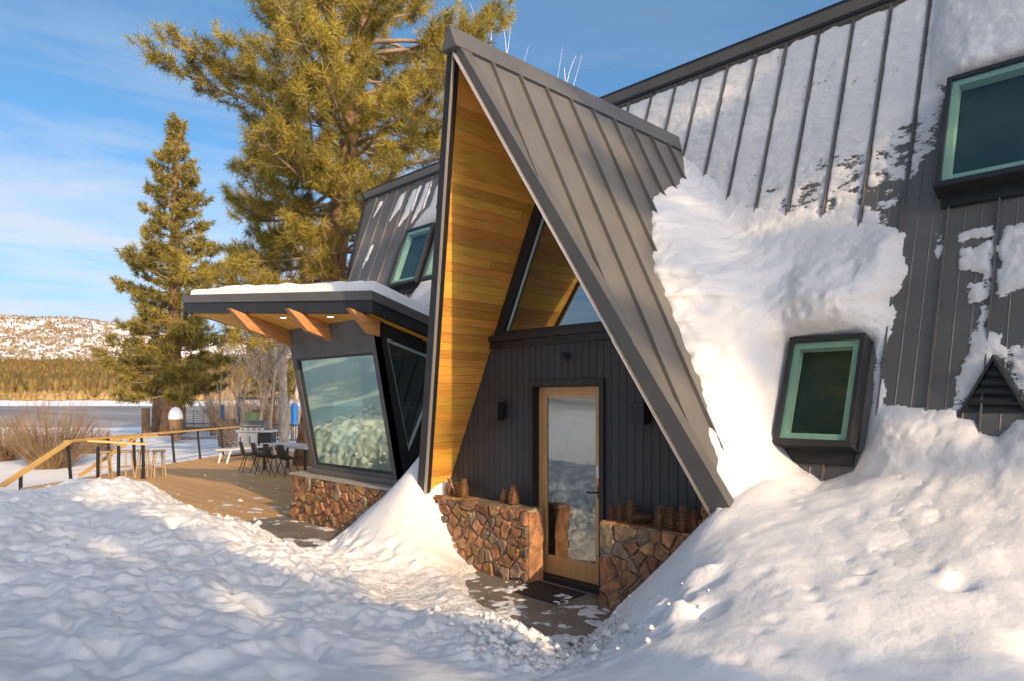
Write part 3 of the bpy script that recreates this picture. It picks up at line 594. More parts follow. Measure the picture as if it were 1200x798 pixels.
# head beam and triangular window
hb = inner_u(2.5) - 0.02
mb = MB(); mb.hexa([(-hb, -0.055, 2.49), (hb, -0.055, 2.49), (inner_u(2.56) - 0.02, -0.055, 2.56), (-inner_u(2.56) + 0.02, -0.055, 2.56)], [(-hb, 0.07, 2.49), (hb, 0.07, 2.49), (inner_u(2.56) - 0.02, 0.07, 2.56), (-inner_u(2.56) + 0.02, 0.07, 2.56)])
mb.build('head_beam', M['black'], house)
mb = MB(); hb2 = inner_u(2.565) - 0.03; mb.box6(-hb2, hb2, -0.10, 0.05, 2.562, 2.615); mb.build('window_sill', M['black'], house)
mb = MB()
for s in (-1, 1):
    def wf(z, o_): return Vector((s * max(inner_u(z) - o_, 0), 0, z))
    zt_ = ZI - 0.05
    q = [wf(2.616, 0.016), Vector((0, 0, zt_)), Vector((0, 0, zt_ - 0.29)), wf(2.616, 0.016 + 0.14)]
    mb.hexa([p + Vector((0, -0.03, 0)) for p in q], [p + Vector((0, 0.07, 0)) for p in q])
mb.box6(-inner_u(2.62) + 0.16, inner_u(2.62) - 0.16, -0.03, 0.07, 2.617, 2.67)
gwin = mb.build('gable_window', M['black'], house)
mb = MB()
for s in (-1, 1):
    def wf2(z, o_): return Vector((s * max(inner_u(z) - o_, 0), 0, z))
    q = [wf2(2.67, 0.157), Vector((0, 0, ZI - 0.345)), Vector((0, 0, ZI - 0.40)), wf2(2.67, 0.157 + 0.028)]
    mb.hexa([p + Vector((0, 0.02, 0)) for p in q], [p + Vector((0, 0.05, 0)) for p in q])
mb.build('glazing_bead', M['seafoam'], gwin)
mb = MB(); w_ = inner_u(2.67) - 0.155
mb.hexa([(-w_, 0.030, 2.67), (w_, 0.030, 2.67), (0, 0.030, ZI - 0.345)], [(-w_, 0.036, 2.67), (w_, 0.036, 2.67), (0, 0.036, ZI - 0.345)])
mb.build('pane', M['glass'], gwin)
# door
mb = MB(); mb.box6(-0.545, -0.475, -0.04, 0.16, -0.06, 2.11); mb.box6(0.445, 0.505, -0.04, 0.16, -0.06, 2.11); mb.box6(-0.475, 0.445, -0.04, 0.16, 2.04, 2.11); mb.box6(-0.475, 0.445, -0.02, 0.16, -0.10, 0.005)
mb.build('door_frame', M['black'], house, bevel=0.003)
mb = MB(); y0, y1 = 0.06, 0.105
mb.box6(-0.472, -0.365, y0, y1, 0.01, 2.036); mb.box6(0.335, 0.442, y0, y1, 0.01, 2.036); mb.box6(-0.365, 0.335, y0 + .001, y1, 0.01, 0.20); mb.box6(-0.365, 0.335, y0 + .001, y1, 1.935, 2.036)
door = mb.build('door', M['fir'], house, bevel=0.004)
mb = MB(); mb.box6(-0.365, 0.335, 0.078, 0.086, 0.20, 1.935); mb.build('glass_pane', M['glass'], door)
mb = MB()
for (a_, b_) in ((-0.365, -0.352), (0.322, 0.335)): mb.box6(a_, b_, 0.066, 0.078, 0.20, 1.935)
mb.box6(-0.352, 0.322, 0.066, 0.078, 0.20, 0.213); mb.box6(-0.352, 0.322, 0.066, 0.078, 1.922, 1.935); mb.build('glazing_bead', M['fir'], door)
mb = MB(); mb.box6(0.36, 0.40, 0.045, 0.06, 0.90, 1.02); mb.tube([(0.385, 0.05, 0.96), (0.385, 0.0, 0.96), (0.375, -0.012, 0.96), (0.27, -0.012, 0.955)], 0.010, 8); mb.build('handle', M['black'], door, smooth=False)
mb = MB(); mb.box6(0.355, 0.405, 0.035, 0.06, 1.10, 1.23); mb.build('lock', M['steel'], door, bevel=0.006)
# fitted lamps on the gable wall
for ux in (-0.975, 0.99):
    mb = MB(); mb.box6(ux - 0.085, ux + 0.085, -0.17, -0.055, 1.67, 1.87); lp = mb.build('wall_lamp', M['black'], house, bevel=0.004)
    mb = MB(); mb.box6(ux - 0.05, ux + 0.05, -0.056, -0.012, 1.70, 1.84); mb.build('back_plate', M['metal_dark'], lp)
    mb = MB(); mb.box6(ux - 0.055, ux + 0.055, -0.145, -0.07, 1.666, 1.6695); mb.build('lens', M['metal_dark'], lp)
mb = MB(); mb.lathe([(0.03, 0), (0.045, 0.01), (0.045, 0.02), (0.03, 0.028)], 14); sp = mb.build('spot_camera', M['black'], house)
sp.matrix_parent_inverse = house.matrix_parent_inverse; attach(sp, house)
sp.data.transform(Matrix.Translation((0, -0.012, 2.35)) @ Matrix.Rotation(math.radians(90), 4, 'X'))
mb = MB(); mb.tube([(0, -0.04, 2.35), (0.01, -0.07, 2.355), (0.03, -0.10, 2.35)], 0.013, 8); mb.tube([(0.005, -0.075, 2.352), (0.06, -0.14, 2.335)], [0.032, 0.03], 10); mb.build('swivel_head', M['black'], sp)

# ------------------------------------------------------------------ stone walls, every stone its own piece
def clip(poly, nx, ny, c):
    out = []
    for i in range(len(poly)):
        p, q = poly[i], poly[(i + 1) % len(poly)]; dp = p[0] * nx + p[1] * ny - c; dq = q[0] * nx + q[1] * ny - c
        if dp <= 0: out.append(p)
        if (dp < 0) != (dq < 0) and abs(dp - dq) > 1e-12:
            t = dp / (dp - dq); out.append((p[0] + t * (q[0] - p[0]), p[1] + t * (q[1] - p[1])))
    return out
def stone_wall(x0, x1, z0, z1, yf, yb_, size, seed, parent, end_right=False, end_left=False):
    r = random.Random(seed)
    mb = MB(); mb.box6(x0, x1, yf, yb_, z0, z1); core = mb.build('stone_wall', M['mortar'], parent)
    nx = max(2, round((x1 - x0) / size)); nz_ = max(2, round((z1 - z0) / (size * 0.64)))
    seeds = []
    for j in range(nz_):
        for i in range(nx):
            if r.random() < 0.16: continue
            seeds.append((x0 + (i + 0.5 + (0.5 if j % 2 else 0) + r.uniform(-0.46, 0.46)) * (x1 - x0) / nx, z0 + (j + 0.5 + r.uniform(-0.36, 0.36)) * (z1 - z0) / nz_))
    for k, (sx_, sz_) in enumerate(seeds):
        poly = [(x0 - 0.004, z0), (x1 + 0.004, z0), (x1 + 0.004, z1 + 0.004), (x0 - 0.004, z1 + 0.004)]
        g = r.uniform(0.006, 0.011)
        for q, (tx, tz) in enumerate(seeds):
            if q == k: continue
            dx, dz = tx - sx_, tz - sz_; L_ = math.hypot(dx, dz)
            if L_ > size * 3.5: continue
            dx /= L_; dz /= L_; poly = clip(poly, dx, dz, dx * (sx_ + tx) / 2 + dz * (sz_ + tz) / 2 - g)
            if len(poly) < 3: break
        if len(poly) < 3: continue
        # knock off corners
        ch = []
        for i in range(len(poly)):
            p, q = poly[i], poly[(i + 1) % len(poly)]; L_ = math.hypot(q[0] - p[0], q[1] - p[1]); t = min(0.16, 0.010 / max(L_, 1e-4)) * r.uniform(0.4, 1.8)
            t = min(t, 0.4); ch += [(p[0] + t * (q[0] - p[0]), p[1] + t * (q[1] - p[1])), (q[0] - t * (q[0] - p[0]), q[1] - t * (q[1] - p[1]))]
        poly = ch; n = len(poly)
        cx = sum(p[0] for p in poly) / n; cz = sum(p[1] for p in poly) / n
        dpt = r.uniform(0.020, 0.050); tx_, tz__ = r.uniform(-0.12, 0.12), r.uniform(-0.14, 0.14)
        r0 = [(p[0], yf + 0.004, p[1]) for p in poly]
        r1 = [(cx + (p[0] - cx) * 0.985 + r.uniform(-.003, .003), yf - dpt * 0.62 - tx_ * (p[0] - cx) * 0.6 - tz__ * (p[1] - cz) * 0.6 + r.uniform(-.003, .003), cz + (p[1] - cz) * 0.985) for p in poly]
        r2 = [(cx + (p[0] - cx) * 0.90, yf - dpt - tx_ * (p[0] - cx) - tz__ * (p[1] - cz) + r.uniform(-.008, .008), cz + (p[1] - cz) * 0.90) for p in poly]
        mb = MB(); mb.add(r0 + r1 + r2 + [(cx, yf - dpt - r.uniform(-0.003, 0.008), cz)],
            [(i, (i + 1) % n, n + (i + 1) % n, n + i) for i in range(n)] + [(n + i, n + (i + 1) % n, 2 * n + (i + 1) % n, 2 * n + i) for i in range(n)] + [(2 * n + i, 2 * n + (i + 1) % n, 3 * n) for i in range(n)])
        mb.f = [f[::-1] for f in mb.f]
        mb.build('stone', M['stone'] if r.random() < 0.70 else M['stone_grey'], core)
    # cap stones
    x = x0
    while x < x1 - 0.02:
        w = min(r.uniform(0.14, 0.32), x1 - x)
        if x1 - (x + w) < 0.07: w = x1 - x
        h = r.uniform(0.010, 0.024); mb = MB(); ya = yf - r.uniform(0.005, 0.03)
        q = [(x + 0.006, ya), (x + w - 0.006, ya + r.uniform(-.006, .006)), (x + w - 0.006, yb_ - 0.004), (x + 0.006, yb_ - 0.004)]
        mb.hexa([Vector((p[0], p[1], z1 - 0.003)) for p in q], [Vector((p[0] + r.uniform(-.004, .004), p[1] + (0.008 if i < 2 else 0), z1 + h)) for i, p in enumerate(q)])
        mb.build('cap_stone', M['stone'] if r.random() < 0.6 else M['stone_grey'], core); x += w
    return core
stone_wall(-2.06, -0.35, -0.1, 0.715, -0.235, -0.014, 0.155, 5, house)
stone_wall(0.63, 2.1, -0.1, 0.722, -0.235, -0.014, 0.16, 9, house)
mb = MB(); mb.box6(-0.347, -0.331, -0.232, -0.016, -0.08, 0.70); mb.build('end_slab', M['stone'], house)

# ------------------------------------------------------------------ bay with the tilted window
BUL, BUR = -5.48, -3.09
def by(z): return 0.0 - 0.423 * (z - 0.80) / 2.2            # leaning front plane
def bp(u, z, off=0.0): return Vector((u, by(z) - off, z))
SL = 0.28
def bz(v): return 3.0 + SL * (-0.423 - v)                   # soffit height
stone_wall(-5.89, -2.6, -0.1, 0.665, -0.13, 0.3, 0.19, 14, house)
mb = MB(); mb.hexa([(-5.93, -0.17, 0.668), (-2.6, -0.17, 0.668), (-2.6, 0.2, 0.668), (-5.93, 0.2, 0.668)], [(-5.93, -0.165, 0.70), (-2.6, -0.165, 0.70), (-2.6, 0.2, 0.71), (-5.93, 0.2, 0.71)]); mb.build('sill_cap', M['mortar'], house)
# front wall: head panel, posts, sill
wz0, wz1 = 0.86, 2.535
wl, wr = -5.34, -3.17
mb = MB()
def slab(u0, u1, z0, z1, off, th): mb.hexa([bp(u0, z0, off), bp(u1, z0, off), bp(u1, z1, off), bp(u0, z1, off)], [bp(u0, z0, off - th), bp(u1, z0, off - th), bp(u1, z1, off - th), bp(u0, z1, off - th)])
slab(BUL, BUR, wz1 + 0.002, 3.03, 0, 0.12); bwall = mb.build('bay_wall', M['panel'], house)
mb = MB(); slab(BUL + 0.01, BUR - 0.01, 2.80, 2.99, 0.008, 0.007); mb.build('head_panel', M['panel'], bwall)
mb = MB(); slab(BUL, wl, 0.71, wz1, 0.0, 0.12); slab(wr, BUR, 0.71, wz1, 0.0, 0.12); slab(wl, wr, 0.71, wz0, 0.0, 0.12)
bwin = mb.build('bay_window', M['panel'], house)
mb = MB(); slab(BUL - 0.02, BUR + 0.02, 0.70, 0.80, 0.03, 0.05); mb.build('sill', M['metal'], bwin)
mb = MB()
slab(wl, wl + 0.035, wz0, wz1, -0.015, 0.06); slab(wr - 0.035, wr, wz0, wz1, -0.015, 0.06); slab(wl + .035, wr - .035, wz0, wz0 + 0.03, -0.015, 0.06); slab(wl + .035, wr - .035, wz1 - 0.03, wz1, -0.015, 0.06)
mb.build('frame', M['black'], bwin)
mb = MB(); slab(wl + 0.03, wr - 0.03, wz0 + 0.025, wz1 - 0.025, -0.035, 0.01); mb.build('pane', M['glass_bay'], bwin)
# right return wall with its slanted window, plane u = -3.09
mb = MB()
def rw(v, z, o_=0): return Vector((BUR + o_, v, z))
outer = [(by(0.7) + 0.005, 0.70), (by(3.0) + 0.005, 3.02), (1.3, bz(1.3) + 0.02), (1.3, 0.70)]
hole = [(0.16, 1.10), (-0.19, 2.735), (0.60, 2.515), (0.60, 1.98)]
hole = [(0.20, 1.16), (-0.17, 2.73), (0.62, 2.51), (0.62, 2.02)]
# build wall around the hole as four quads
W4 = [(outer[0], outer[1], hole[1], hole[0]), (outer[1], outer[2], hole[2], hole[1]), (outer[2], outer[3], hole[3], hole[2]), (outer[3], outer[0], hole[0], hole[3])]
for q in W4: mb.hexa([rw(*p) for p in q], [rw(p[0], p[1], -0.10) for p in q])
rwall = mb.build('bay_return_wall', M['metal_dark'], house)
mb = MB(); mb.hexa([rw(p[0], p[1], -0.045) for p in hole], [rw(p[0], p[1], -0.053) for p in hole]); mb.build('pane', M['glass'], rwall)
mb = MB()
for i in range(4):
    p, q = hole[i], hole[(i + 1) % 4]; cx_ = sum(h[0] for h in hole) / 4; cz_ = sum(h[1] for h in hole) / 4
    ins = lambda p: (p[0] + (cx_ - p[0]) * 0.07, p[1] + (cz_ - p[1]) * 0.07)
    mb.hexa([rw(*p, -0.02), rw(*q, -0.02), rw(*ins(q), -0.02), rw(*ins(p), -0.02)], [rw(*p, -0.044), rw(*q, -0.044), rw(*ins(q), -0.044), rw(*ins(p), -0.044)])
mb.build('frame', M['seafoam'], rwall)
# interior of the bay: back wall and counter so the glass does not look into nothing
mb = MB(); mb.box6(-5.4, -3.2, 0.9, 0.96, 0.0, 2.9); mb.box6(-5.3, -3.4, 0.25, 0.7, 0.0, 0.75); mb.build('bay_interior', M['interior'], house)
# flat roof rising outward
RC = [(-6.83, -1.48), (-2.9, -0.507), (-2.9, 1.7), (-5.65, 1.7)]
mb = MB(); mb.hexa([Vector((p[0], p[1], bz(p[1]) + 0.004)) for p in RC], [Vector((p[0], p[1], bz(p[1]) + 0.20)) for p in RC]); broof = mb.build('bay_roof', M['metal_dark'], house)
cx_ = -4.6; cy_ = 0.2
def fascia_band(h0, h1, grow, name, m):
    mb = MB()
    for i in (3, 0, 1):
        p, q = RC[i], RC[(i + 1) % 4]
        o1 = (p[0] + (grow if p[0] > -4 else -grow), p[1] - grow * (1 if p[1] < 1 else 0)); o2 = (q[0] + (grow if q[0] > -4 else -grow), q[1] - grow * (1 if q[1] < 1 else 0))
        i1 = (p[0] + (cx_ - p[0]) * 0.02, p[1] + (cy_ - p[1]) * 0.02); i2 = (q[0] + (cx_ - q[0]) * 0.02, q[1] + (cy_ - q[1]) * 0.02)
        b = [Vector((*o1, bz(o1[1]) + h0)), Vector((*o2, bz(o2[1]) + h0)), Vector((*i2, bz(i2[1]) + h0)), Vector((*i1, bz(i1[1]) + h0))]
        mb.hexa(b, [v + Vector((0, 0, h1 - h0)) for v in b])
    return mb.build(name, m, broof)
fascia_band(-0.015, 0.135, 0.02, 'fascia', M['metal_dark']); fascia_band(0.138, 0.26, 0.045, 'drip_flashing', M['fascia'])
mb = MB(); SC = [(-6.70, -1.40), (-3.0, -0.46), (-3.0, 1.0), (-5.9, 1.0)]
mb.hexa([Vector((p[0], p[1], bz(p[1]) - 0.010)) for p in SC], [Vector((p[0], p[1], bz(p[1]) + 0.003)) for p in SC]); bsof = mb.build('bay_soffit', M['cedar'], house)
npk = 34
for i in range(npk):                                        # soffit boards
    ua = -6.75 + i * 0.112; ub = ua + 0.108
    def vfr(u): return max(-1.40 + (u + 6.70) * (0.94 / 3.70), -1.4) + 0.0
    def vbk(u): return 0.9
    if ub > -3.0: break
    v0a, v0b = vfr(ua), vfr(ub)
    lft = lambda v: -6.70 + (v + 1.40) * 0.333
    va2 = min(vbk(ua), -1.40 + (ua + 6.70) / 0.333) if ua < -5.93 else 0.9; vb2 = min(vbk(ub), -1.40 + (ub + 6.70) / 0.333) if ub < -5.93 else 0.9
    if va2 <= v0a + 0.02: va2 = v0a + 0.02
    if vb2 <= v0b + 0.03: continue
    q = [(ua, v0a), (ub, v0b), (ub, vb2), (ua, va2)]
    mb = MB(); mb.hexa([Vector((p[0], p[1], bz(p[1]) - 0.022)) for p in q], [Vector((p[0], p[1], bz(p[1]) - 0.0105)) for p in q]); mb.build('plank', M['cedar'], bsof)
for ub_, vo in ((-5.455, -1.36), (-4.235, -1.05), (-3.01 - 0.09, -0.76)):
    mb = MB(); w = 0.055; hh = 0.215
    for s in (0,):
        def S(v, top, cut=0): return bz(v) - 0.024 - (0 if top else hh)
        q0 = [(-w, vo, True), (-w, vo + 0.30, False), (-w, -0.30, False), (-w, -0.30, True)]
        A = [Vector((ub_ - w, v, S(v, t))) for (_, v, t) in q0]; B = [Vector((ub_ + w, v, S(v, t))) for (_, v, t) in q0]
        mb.hexa(A, B)
    mb.build('beam', M['beam'], house, bevel=0.004)
for (lu, lv) in ((-4.78, -0.82), (-3.78, -0.62)):
    zc_ = bz(lv) - 0.024; mb = MB(); mb.lathe([(0.062, -0.004), (0.062, 0.001)], 18, (lu, lv, zc_)); dlgt = mb.build('downlight', M['drip'], house)
    mb = MB(); mb.lathe([(0.045, -0.007), (0.045, -0.0045)], 18, (lu, lv, zc_)); mb.build('lens', M['lamp'], dlgt)

# ------------------------------------------------------------------ roof windows and vent
def roof_window(u0, u1, z0, z1, off, parent, fw=0.042, glass='glass_green', apron=True):
    """z0/z1 are heights on the outer face; box walls run back to the roof"""
    zz = lambda z: z - off * COS
    P = lambda u, z, o_: RP(u, zz(z), o_)
    mb = MB()
    t = fw
    def ring(a0, a1, b0, b1, o_, i_):
        for (p, q, r_, s_) in (((u0, z0), (u1, z0), (u1 - i_, z0 + i_), (u0 + i_, z0 + i_)), ((u1, z0), (u1, z1), (u1 - i_, z1 - i_), (u1 - i_, z0 + i_)), ((u1, z1), (u0, z1), (u0 + i_, z1 - i_), (u1 - i_, z1 - i_)), ((u0, z1), (u0, z0), (u0 + i_, z0 + i_), (u0 + i_, z1 - i_))):
            mb.hexa([P(*k, o_) for k in (p, q, r_, s_)], [P(*k, -0.02) for k in (p, q, r_, s_)])
    ring(u0, u1, z0, z1, off, t)
    w = mb.build('roof_window', M['metal_dark'], parent, bevel=0.004)
    g = 0.055; a0, a1, b0, b1 = u0 + t, u1 - t, z0 + t, z1 - t
    mb = MB()
    for (p, q, r_, s_) in (((a0, b0), (a1, b0), (a1 - g, b0 + g), (a0 + g, b0 + g)), ((a1, b0), (a1, b1), (a1 - g, b1 - g), (a1 - g, b0 + g)), ((a1, b1), (a0, b1), (a0 + g, b1 - g), (a1 - g, b1 - g)), ((a0, b1), (a0, b0), (a0 + g, b0 + g), (a0 + g, b1 - g))):
        mb.hexa([P(*k, off - 0.03) for k in (p, q, r_, s_)], [P(*k, off - 0.12) for k in (p, q, r_, s_)])
    mb.build('sash', M['seafoam'], w)
    mb = MB(); q = [(a0, b0), (a1, b0), (a1, b1), (a0, b1)]; mb.hexa([P(*k, off - 0.012) for k in q], [P(*k, off - 0.018) for k in q]); mb.build('pane', M[glass], w)
    mb = MB(); q = [(a0 + g - .01, b0 + g - .01), (a1 - g + .01, b0 + g - .01), (a1 - g + .01, b1 - g + .01), (a0 + g - .01, b1 - g + .01)]; mb.hexa([P(*k, off - 0.14) for k in q], [P(*k, off - 0.15) for k in q]); mb.build('dark_room_sheet', M['dark_room_sheet'], w)
    mb = MB(); mb.hexa([P(u0 - 0.012, z0 - 0.014, off + 0.006), P(u1 + 0.012, z0 - 0.014, off + 0.006), P(u1 + 0.012, z0 + 0.022, off + 0.006), P(u0 - 0.012, z0 + 0.022, off + 0.006)], [P(u0 - 0.012, z0 - 0.014, -0.02), P(u1 + 0.012, z0 - 0.014, -0.02), P(u1 + 0.012, z0 - 0.002, -0.02), P(u0 - 0.012, z0 - 0.002, -0.02)]); mb.build('sill', M['metal_dark'], w)
    if apron:
        mb = MB(); zq = zz(z0); mb.hexa([RP(u0 + 0.02, zq - 0.12, 0.05), RP(u1 - 0.02, zq - 0.12, 0.05), RP(u1 - 0.02, zq, 0.05), RP(u0 + 0.02, zq, 0.05)], [RP(u0 + 0.02, zq - 0.12, 0.008), RP(u1 - 0.02, zq - 0.12, 0.008), RP(u1 - 0.02, zq, 0.008), RP(u0 + 0.02, zq, 0.008)]); mb.build('apron', M['metal_dark'], w)
    return w
roof_window(1.955, 2.62, 1.515, 2.475, 0.20, house)
roof_window(3.025, 4.35, 3.76, 4.845, 0.20, house)
roof_window(-5.52, -4.72, 3.90, 4.96, 0.17, house)
roof_window(-4.55, -3.75, 3.90, 4.96, 0.17, house)
# triangular vent
mb = MB(); vz0 = 1.80; vh = 0.40; vw = 0.205; vu = 3.555; yf = roof_v(vz0) - 0.02
ap = Vector((vu, yf, vz0 + vh)); lb = Vector((vu - vw, yf, vz0)); rb = Vector((vu + vw, yf, vz0))
def backp(p): return Vector((p.x, roof_v(p.z) + 0.02, p.z))
e = Vector((0, -0.012, 0))
for p, q, n_ in ((lb, ap, Vector((-0.89, 0, 0.46))), (rb, ap, Vector((0.89, 0, 0.46)))):
    p2 = p + (p - q) * 0.10; th = n_ * 0.018
    mb.hexa([p2 + e, q + e + Vector((0, 0, 0.0)), q + e + Vector((0, 0, 0.045)), p2 + e + th], [backp(p2), backp(q), backp(q + Vector((0, 0, 0.045))), backp(p2 + th)])
vent = mb.build('roof_vent', M['metal_dark'], house)
mb = MB(); mb.hexa([lb + Vector((0.01, 0.05, 0)), rb + Vector((-0.01, 0.05, 0)), ap + Vector((0, 0.05, -0.01))], [lb + Vector((0.01, 0.06, 0)), rb + Vector((-0.01, 0.06, 0)), ap + Vector((0, 0.06, -0.01))]); mb.build('screen', M['black'], vent)
for i in range(5):
    za = vz0 + 0.005 + i * 0.072; wa = vw * (1 - (za - vz0) / vh) - 0.012; zb_ = za + 0.055; wb_ = max(vw * (1 - (zb_ - vz0) / vh) - 0.012, 0.005)
    if wa < 0.02: break
    mb = MB(); mb.hexa([Vector((vu - wa, yf - 0.005, za)), Vector((vu + wa, yf - 0.005, za)), Vector((vu + wb_, yf + 0.032, zb_)), Vector((vu - wb_, yf + 0.032, zb_))], [Vector((vu - wa, yf + 0.003, za)), Vector((vu + wa, yf + 0.003, za)), Vector((vu + wb_, yf + 0.04, zb_)), Vector((vu - wb_, yf + 0.04, zb_))]); mb.build('louvre', M['metal_dark'], vent)

# ------------------------------------------------------------------ snow on the roofs
def sdf(u, z, poly):
    """signed distance, positive inside"""
    P = np.array(poly); d = np.full(u.shape, 1e9); ins = np.zeros(u.shape, bool)
    for i in range(len(P)):
        a, b = P[i], P[(i + 1) % len(P)]; ex, ez = b - a; t = np.clip(((u - a[0]) * ex + (z - a[1]) * ez) / (ex * ex + ez * ez + 1e-12), 0, 1)
        d = np.minimum(d, np.hypot(u - a[0] - t * ex, z - a[1] - t * ez))
        c = ((a[1] > z) != (b[1] > z)) & (u < (b[0] - a[0]) * (z - a[1]) / (b[1] - a[1] + 1e-12) + a[0]); ins ^= c
    return np.where(ins, d, -d)
def smax(a, b, k): h = np.clip(0.5 + 0.5 * (a - b) / k, 0, 1); return b + (a - b) * h + k * h * (1 - h)
uu = np.arange(-1.75, 5.3, 0.0155); zz = np.arange(0.72, 6.10, 0.0155)
U, Zs = np.meshgrid(uu, zz, indexing='ij')
wob = 0.07 * fbm(U * 3.0, Zs * 3.0, 4, 71); wob2 = 0.06 * fbm(U * 8, Zs * 8, 5, 73, 0.62)
ud = 0.485 * (ZO - Zs)                                  # entry roof surface
# heavy drift in the valley beside the entry roof
Hd = np.interp(Zs, [0.7, 1.06, 1.52, 2.03, 2.39, 2.67, 3.1, 3.66, 4.06, 4.66, 5.05, 5.3], [0.95, 1.02, 1.05, 0.97, 1.03, 1.13, 1.20, 1.10, 0.95, 0.52, 0.14, -0.10])
Hd = Hd + 0.12 * fbm(Zs * 2.4, U * 0.3, 4, 77) + 0.05 * fbm(Zs * 9, U, 3, 79)
wd = np.interp(Zs, [1.0, 1.6, 2.2, 3.0, 4.0, 5.0], [0.60, 0.56, 0.60, 1.05, 1.10, 0.7])
x = np.maximum(U - ud, 0) / wd
H1 = Hd * np.exp(-x ** 1.35) * sstep(5.35, 5.0, Zs)
# thick blanket on the lower roof
P1 = [(-0.6, 5.0), (0.06, 4.98), (0.55, 4.55), (0.95, 4.12), (1.25, 3.92), (1.73, 3.84), (2.34, 3.62), (2.78, 3.40), (2.80, 3.05), (2.74, 2.75), (2.79, 2.45), (2.72, 2.2), (2.78, 1.86), (3.2, 1.80), (3.4, 1.84), (3.75, 1.86), (5.6, 1.7), (5.6, -1), (-0.6, -1)]
d1 = sdf(U, Zs, P1) + wob * 0.8 + wob2 * 0.5
H1 = H1 * sstep(0, 1, (d1 + 0.02) / (0.45 + 0.85 * sstep(0.0, 0.7, U - ud)))
wtop = 0.16 + 0.44 * sstep(2.66, 2.35, U) * sstep(2.9, 3.3, Zs)
H2 = np.where(d1 > 0, 0.26 * (1 - np.exp(-d1 / wtop)) + 0.012, -0.05 + 0.3 * d1)
H2 = H2 + np.where(d1 > 0, 1, 0) * (0.10 * fbm(U * 1.6, Zs * 1.6, 4, 83) + 0.05 * np.abs(fbm(U * 3.5, Zs * 3.5, 3, 87))) * sstep(0, 0.8, d1)
# snow shelf over the small window and the lip over the big one
shelf = np.exp(-((U - 2.15) / 0.55) ** 2) * np.exp(-((Zs - 2.75) / 0.36) ** 2) * 0.26
H2 = H2 + shelf * sstep(0, 0.2, d1)
P3 = [(2.80, 6.3), (2.78, 5.5), (2.80, 4.95), (2.95, 4.86), (3.2, 4.80), (5.6, 4.80), (5.6, 6.3)]
d3 = sdf(U, Zs, P3) + wob * 0.5; H3 = np.where(d3 > 0, 0.17 * (1 - np.exp(-d3 / 0.16)) + 0.02, -0.05 + 0.3 * d3) + 0.10 * np.exp(-((Zs - 4.92) / 0.16) ** 2) * sstep(2.9, 3.1, U)
# thin crust between the seams of the upper roof
P2 = [(-1.9, 6.06), (2.95, 6.06), (2.95, 4.8), (2.98, 4.25), (2.86, 4.02), (2.70, 3.80), (2.62, 3.5), (2.4, 3.3), (0.0, 3.3), (-1.9, 3.3)]
d2 = sdf(U, Zs, P2) + wob + wob2
sd = np.min(np.abs(U[..., None] - np.array(SEAM)[None, None]), axis=-1)
ero = sstep(4.9, 3.7, Zs) * (0.35 + 0.65 * sstep(1.0, 2.4, U))
crust = 0.031 + 0.012 * fbm(U * 2.5, Zs * 6.0, 4, 91) + 0.010 * fbm(U * 10, Zs * 22, 3, 93) - 0.034 * ero * np.maximum(fbm(U * 5, Zs * 7, 5, 95, 0.6) + 0.26, 0) * 1.5
crust = crust - 0.05 * np.exp(-(sd / 0.012) ** 2) - 0.12 * sstep(6.00, 6.06, Zs + 0.05 * fbm(U * 8, U * 0 + 1, 3, 97))
H4 = np.where(d2 > 0, np.minimum(crust, 0.01 + d2 * 0.4), -0.05)
# left-over patches round the vent
def patch(poly, th, w=0.03):
    d = sdf(U, Zs, poly) + 0.9 * wob2 + 0.25 * wob; return np.where(d > 0, 0.8 * th * (1 - np.exp(-d / (w * 1.5))) + 0.013 + 0.022 * fbm(U * 12, Zs * 12, 4, 99), -0.05)
PT = [patch([(3.17, 3.34), (3.46, 3.36), (3.46, 3.24), (3.17, 3.22)], 0.03), patch([(3.22, 3.16), (3.46, 3.22), (3.47, 2.92), (3.22, 2.96)], 0.035), patch([(3.30, 2.86), (3.47, 2.9), (3.47, 2.62), (3.30, 2.66)], 0.035),
      patch([(3.40, 3.0), (3.47, 3.0), (3.47, 2.1), (3.36, 2.1)], 0.03), patch([(3.36, 2.45), (3.56, 2.45), (3.72, 2.0), (3.82, 1.72), (3.26, 1.72), (3.30, 2.1)], 0.06, 0.05),
      patch([(3.52, 3.34), (3.9, 3.4), (3.9, 2.8), (3.62, 2.75), (3.50, 2.66)], 0.035), patch([(3.02, 3.35), (3.08, 3.36), (3.09, 3.1), (3.03, 3.08)], 0.02), patch([(3.60, 2.3), (3.9, 2.35), (3.9, 1.75), (3.74, 1.78)], 0.05, 0.05), patch([(2.69, 2.40), (2.735, 2.40), (2.745, 1.8), (2.64, 1.8)], 0.10, 0.04)]
# window and vent openings melted free
def cut(poly, w, pw=1.0):
    d = -sdf(U, Zs, poly); return np.where(d > 0, 1 - np.exp(-(d / w) ** pw), -0.6)
zo_ = 0.20 * COS
C1 = cut([(1.955, 2.475 - zo_), (2.62, 2.475 - zo_), (2.665, 1.9), (2.66, 1.50), (2.60, 1.30), (2.38, 1.20), (2.16, 1.29), (2.02, 1.44), (1.94, 1.60)], 0.07 + 0.08 * sstep(1.85, 2.2, U))
C2_ = cut([(3.02, 4.76), (4.4, 4.76), (4.4, 3.6), (3.02, 3.6)], 0.05)
C3 = cut([(3.42, 1.80), (3.70, 1.80), (3.66, 1.70), (3.60, 1.62), (3.50, 1.64)], 0.05)
Hr = smax(smax(H1, H2, 0.12), H3, 0.05); Hr = np.maximum(np.maximum(Hr, H4), np.maximum.reduce(PT))
